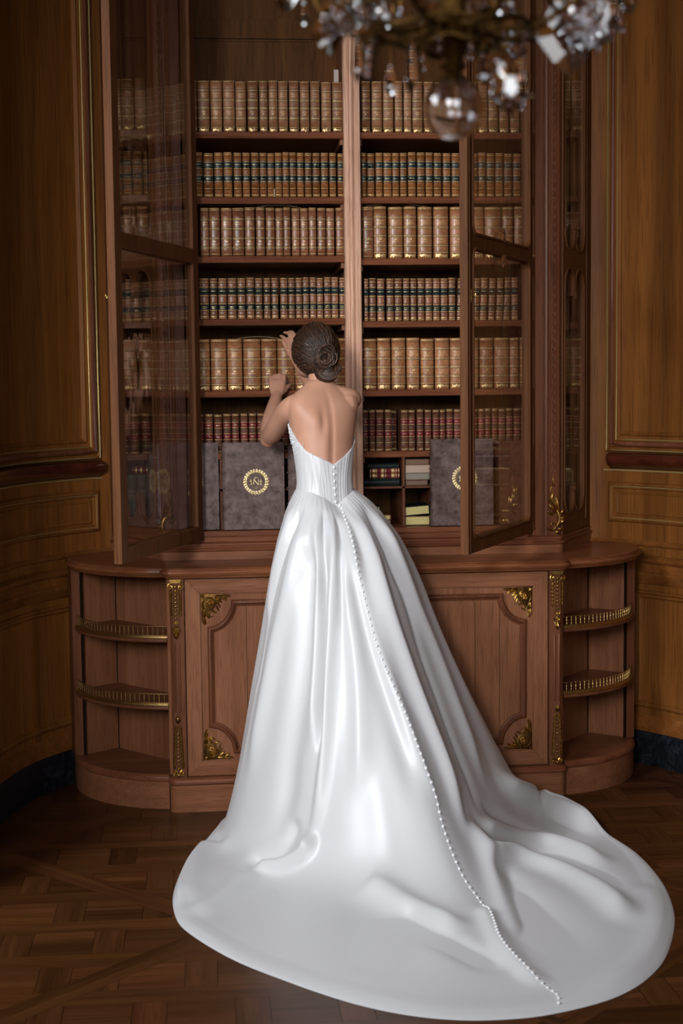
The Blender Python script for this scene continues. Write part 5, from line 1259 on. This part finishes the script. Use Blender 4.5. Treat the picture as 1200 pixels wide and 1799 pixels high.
for i in range(8):
    a = 2*PI*(i+.35)/8; ca, sa = math.cos(a), math.sin(a); P = smoothline([(CX+ca*r, CY+sa*r, z) for r, z in ((.03, 2.070), (.07, 2.060), (.12, 2.062), (.16, 2.082), (.20, 2.12), (.205, 2.165), (.175, 2.160), (.178, 2.13))], 5)
    b = MB(); b.tube(P, [.0040]*10+[.0036]*(len(P)-20)+[.0030]*10, 8)
    for k in range(5): leaf(b, P[8+4*k], (ca, sa, .4), .022, .006, (0, 0, 1), .6)
    b.lathe([(.004, 2.17), (.022, 2.176), (.025, 2.182), (.010, 2.185), (.010, 2.205), (.007, 2.206)], (CX+.2*ca, CY+.2*sa, 0), 14)
    b.build('arm', BRD, ch)
b = MB(); b.ball((CX, CY, 1.963), .0415, n=40, k=24); k0 = len(b.f); b.ball((CX, CY, 1.963), .0385, n=40, k=24)
b.f = [f[::-1] if i < k0 else f for i, f in enumerate(b.f)]; gb = b.build('glass_ball', CRYSTAL, ch, smooth=80, fix=False)
vn = gb.data.polygons[400]; 
if vn.normal.dot(vn.center-Vector((CX, CY, 1.963))) < 0: gb.data.flip_normals()
b = MB(); b.lathe([(.012, 1.998), (.020, 2.001), (.016, 2.006), (.005, 2.010)], (CX, CY, 0), 16); b.build('ball_cap', BRD, ch)
def crystal(kind, L):
    b = MB()
    if kind == 'spear': b.lathe([(.0006, 0), (.0035, -L*.10), (.0055, -L*.35), (.0085, -L*.72), (.0005, -L)], n=6)
    elif kind == 'kite':
        for sc, sg in ((1, 1),):
            w_ = L*.36; pts = [(0, 0), (w_*.45, -L*.18), (w_, -L*.52), (w_*.45, -L*.86), (0, -L), (-w_*.45, -L*.86), (-w_, -L*.52), (-w_*.45, -L*.18)]
            b.rings([[(x*.45, -.0052, -L*.5+(z+L*.5)*.5) for x, z in pts], [(x, -.0018, z) for x, z in pts], [(x, .0018, z) for x, z in pts], [(x*.45, .0052, -L*.5+(z+L*.5)*.5) for x, z in pts]])
    elif kind == 'leaf':
        pts = []
        for k in range(20):
            a = PI/2-2*PI*k/20; r = L*.5*(1 if k % 4 == 2 else .72 if k % 2 else .86); pts.append((r*.72*math.cos(a), -L*.5+r*math.sin(a)))
        b.rings([[(x*.35, -.0065, -L*.5+(z+L*.5)*.35) for x, z in pts], [(x*.75, -.004, -L*.5+(z+L*.5)*.75) for x, z in pts], [(x, -.0012, z) for x, z in pts], [(x, .0012, z) for x, z in pts], [(x*.75, .004, -L*.5+(z+L*.5)*.75) for x, z in pts], [(x*.35, .0065, -L*.5+(z+L*.5)*.35) for x, z in pts]])
    elif kind == 'beads':
        n = max(2, int(L/.012))
        for k in range(n): b.ball((0, 0, -.006-.012*k), (.0048, .0048, .0055), n=6, k=4)
    b.tube([(0, 0, .004), (0, 0, -.001)], .0008, 5, mi=1)
    return b
pend = [(-.196, .05, 2.112, .030, 'spear'), (-.170, -.06, 2.085, .045, 'kite'), (-.152, .02, 2.125, .060, 'kite'), (-.140, -.04, 2.098, .050, 'leaf'), (-.132, -.02, 2.052, .062, 'spear'), (-.128, -.05, 2.13, .075, 'leaf'), (-.165, .0, 2.095, .065, 'kite'), (-.146, .03, 2.10, .050, 'beads'),
        (-.106, .05, 2.068, .062, 'beads'), (-.088, -.03, 2.108, .048, 'kite'), (-.078, .06, 2.032, .044, 'spear'), (-.064, -.05, 2.042, .072, 'spear'), (-.055, -.08, 2.105, .045, 'kite'), (-.030, -.06, 2.045, .036, 'beads'), (-.046, -.02, 2.032, .030, 'beads'),
        (-.020, .08, 2.11, .05, 'kite'), (.010, -.07, 2.035, .026, 'beads'), (.024, -.05, 2.110, .040, 'kite'), (.034, -.03, 2.030, .042, 'spear'), (.052, -.01, 2.028, .026, 'beads'), (.062, -.05, 2.104, .040, 'leaf'), (.066, -.04, 2.030, .090, 'leaf'), (.085, .03, 2.092, .045, 'kite'), (.090, -.02, 2.06, .036, 'beads'),
        (.128, .04, 2.10, .045, 'kite'), (.140, -.03, 2.112, .112, 'kite'), (.158, -.05, 2.108, .085, 'leaf'), (.178, .02, 2.128, .085, 'leaf'), (.198, -.03, 2.135, .108, 'leaf'), (.188, -.05, 2.108, .040, 'spear'), (.238, .0, 2.122, .034, 'kite'), (-.225, .0, 2.13, .036, 'kite'), (-.10, .10, 2.11, .06, 'kite'), (.03, .12, 2.10, .06, 'spear'), (.11, .10, 2.09, .05, 'leaf')]
cache = {}; rc = random.Random(12)
for x, y, z, L, kd in pend:
    key = (kd, round(L, 2))
    if key not in cache:
        o = crystal(kd, L).build('crystal_pendant', [CRYSTAL, BRD], None, smooth=8); cache[key] = o
    else: o = cache[key].copy(); COL.objects.link(o)
    o.parent = None; o.location = (CX+x, CY+y, z); o.rotation_euler = (rc.uniform(-.1, .1), rc.uniform(-.12, .12), rc.uniform(-.35, .35)); attach(o, ch)
for x, y, z, L, kd in pend:     # hooks up to the arms and rings
    wires = MB(); wires.tube([(CX+x, CY+y, z+.003), (CX+x*.97, CY+y*.97, z+.02), (CX+x*.92, CY+y*.92, max(z+.03, 2.075 if abs(x) < .12 else 2.12))], .0009, 5)
    wires.build('hook_wire', BRD, ch)
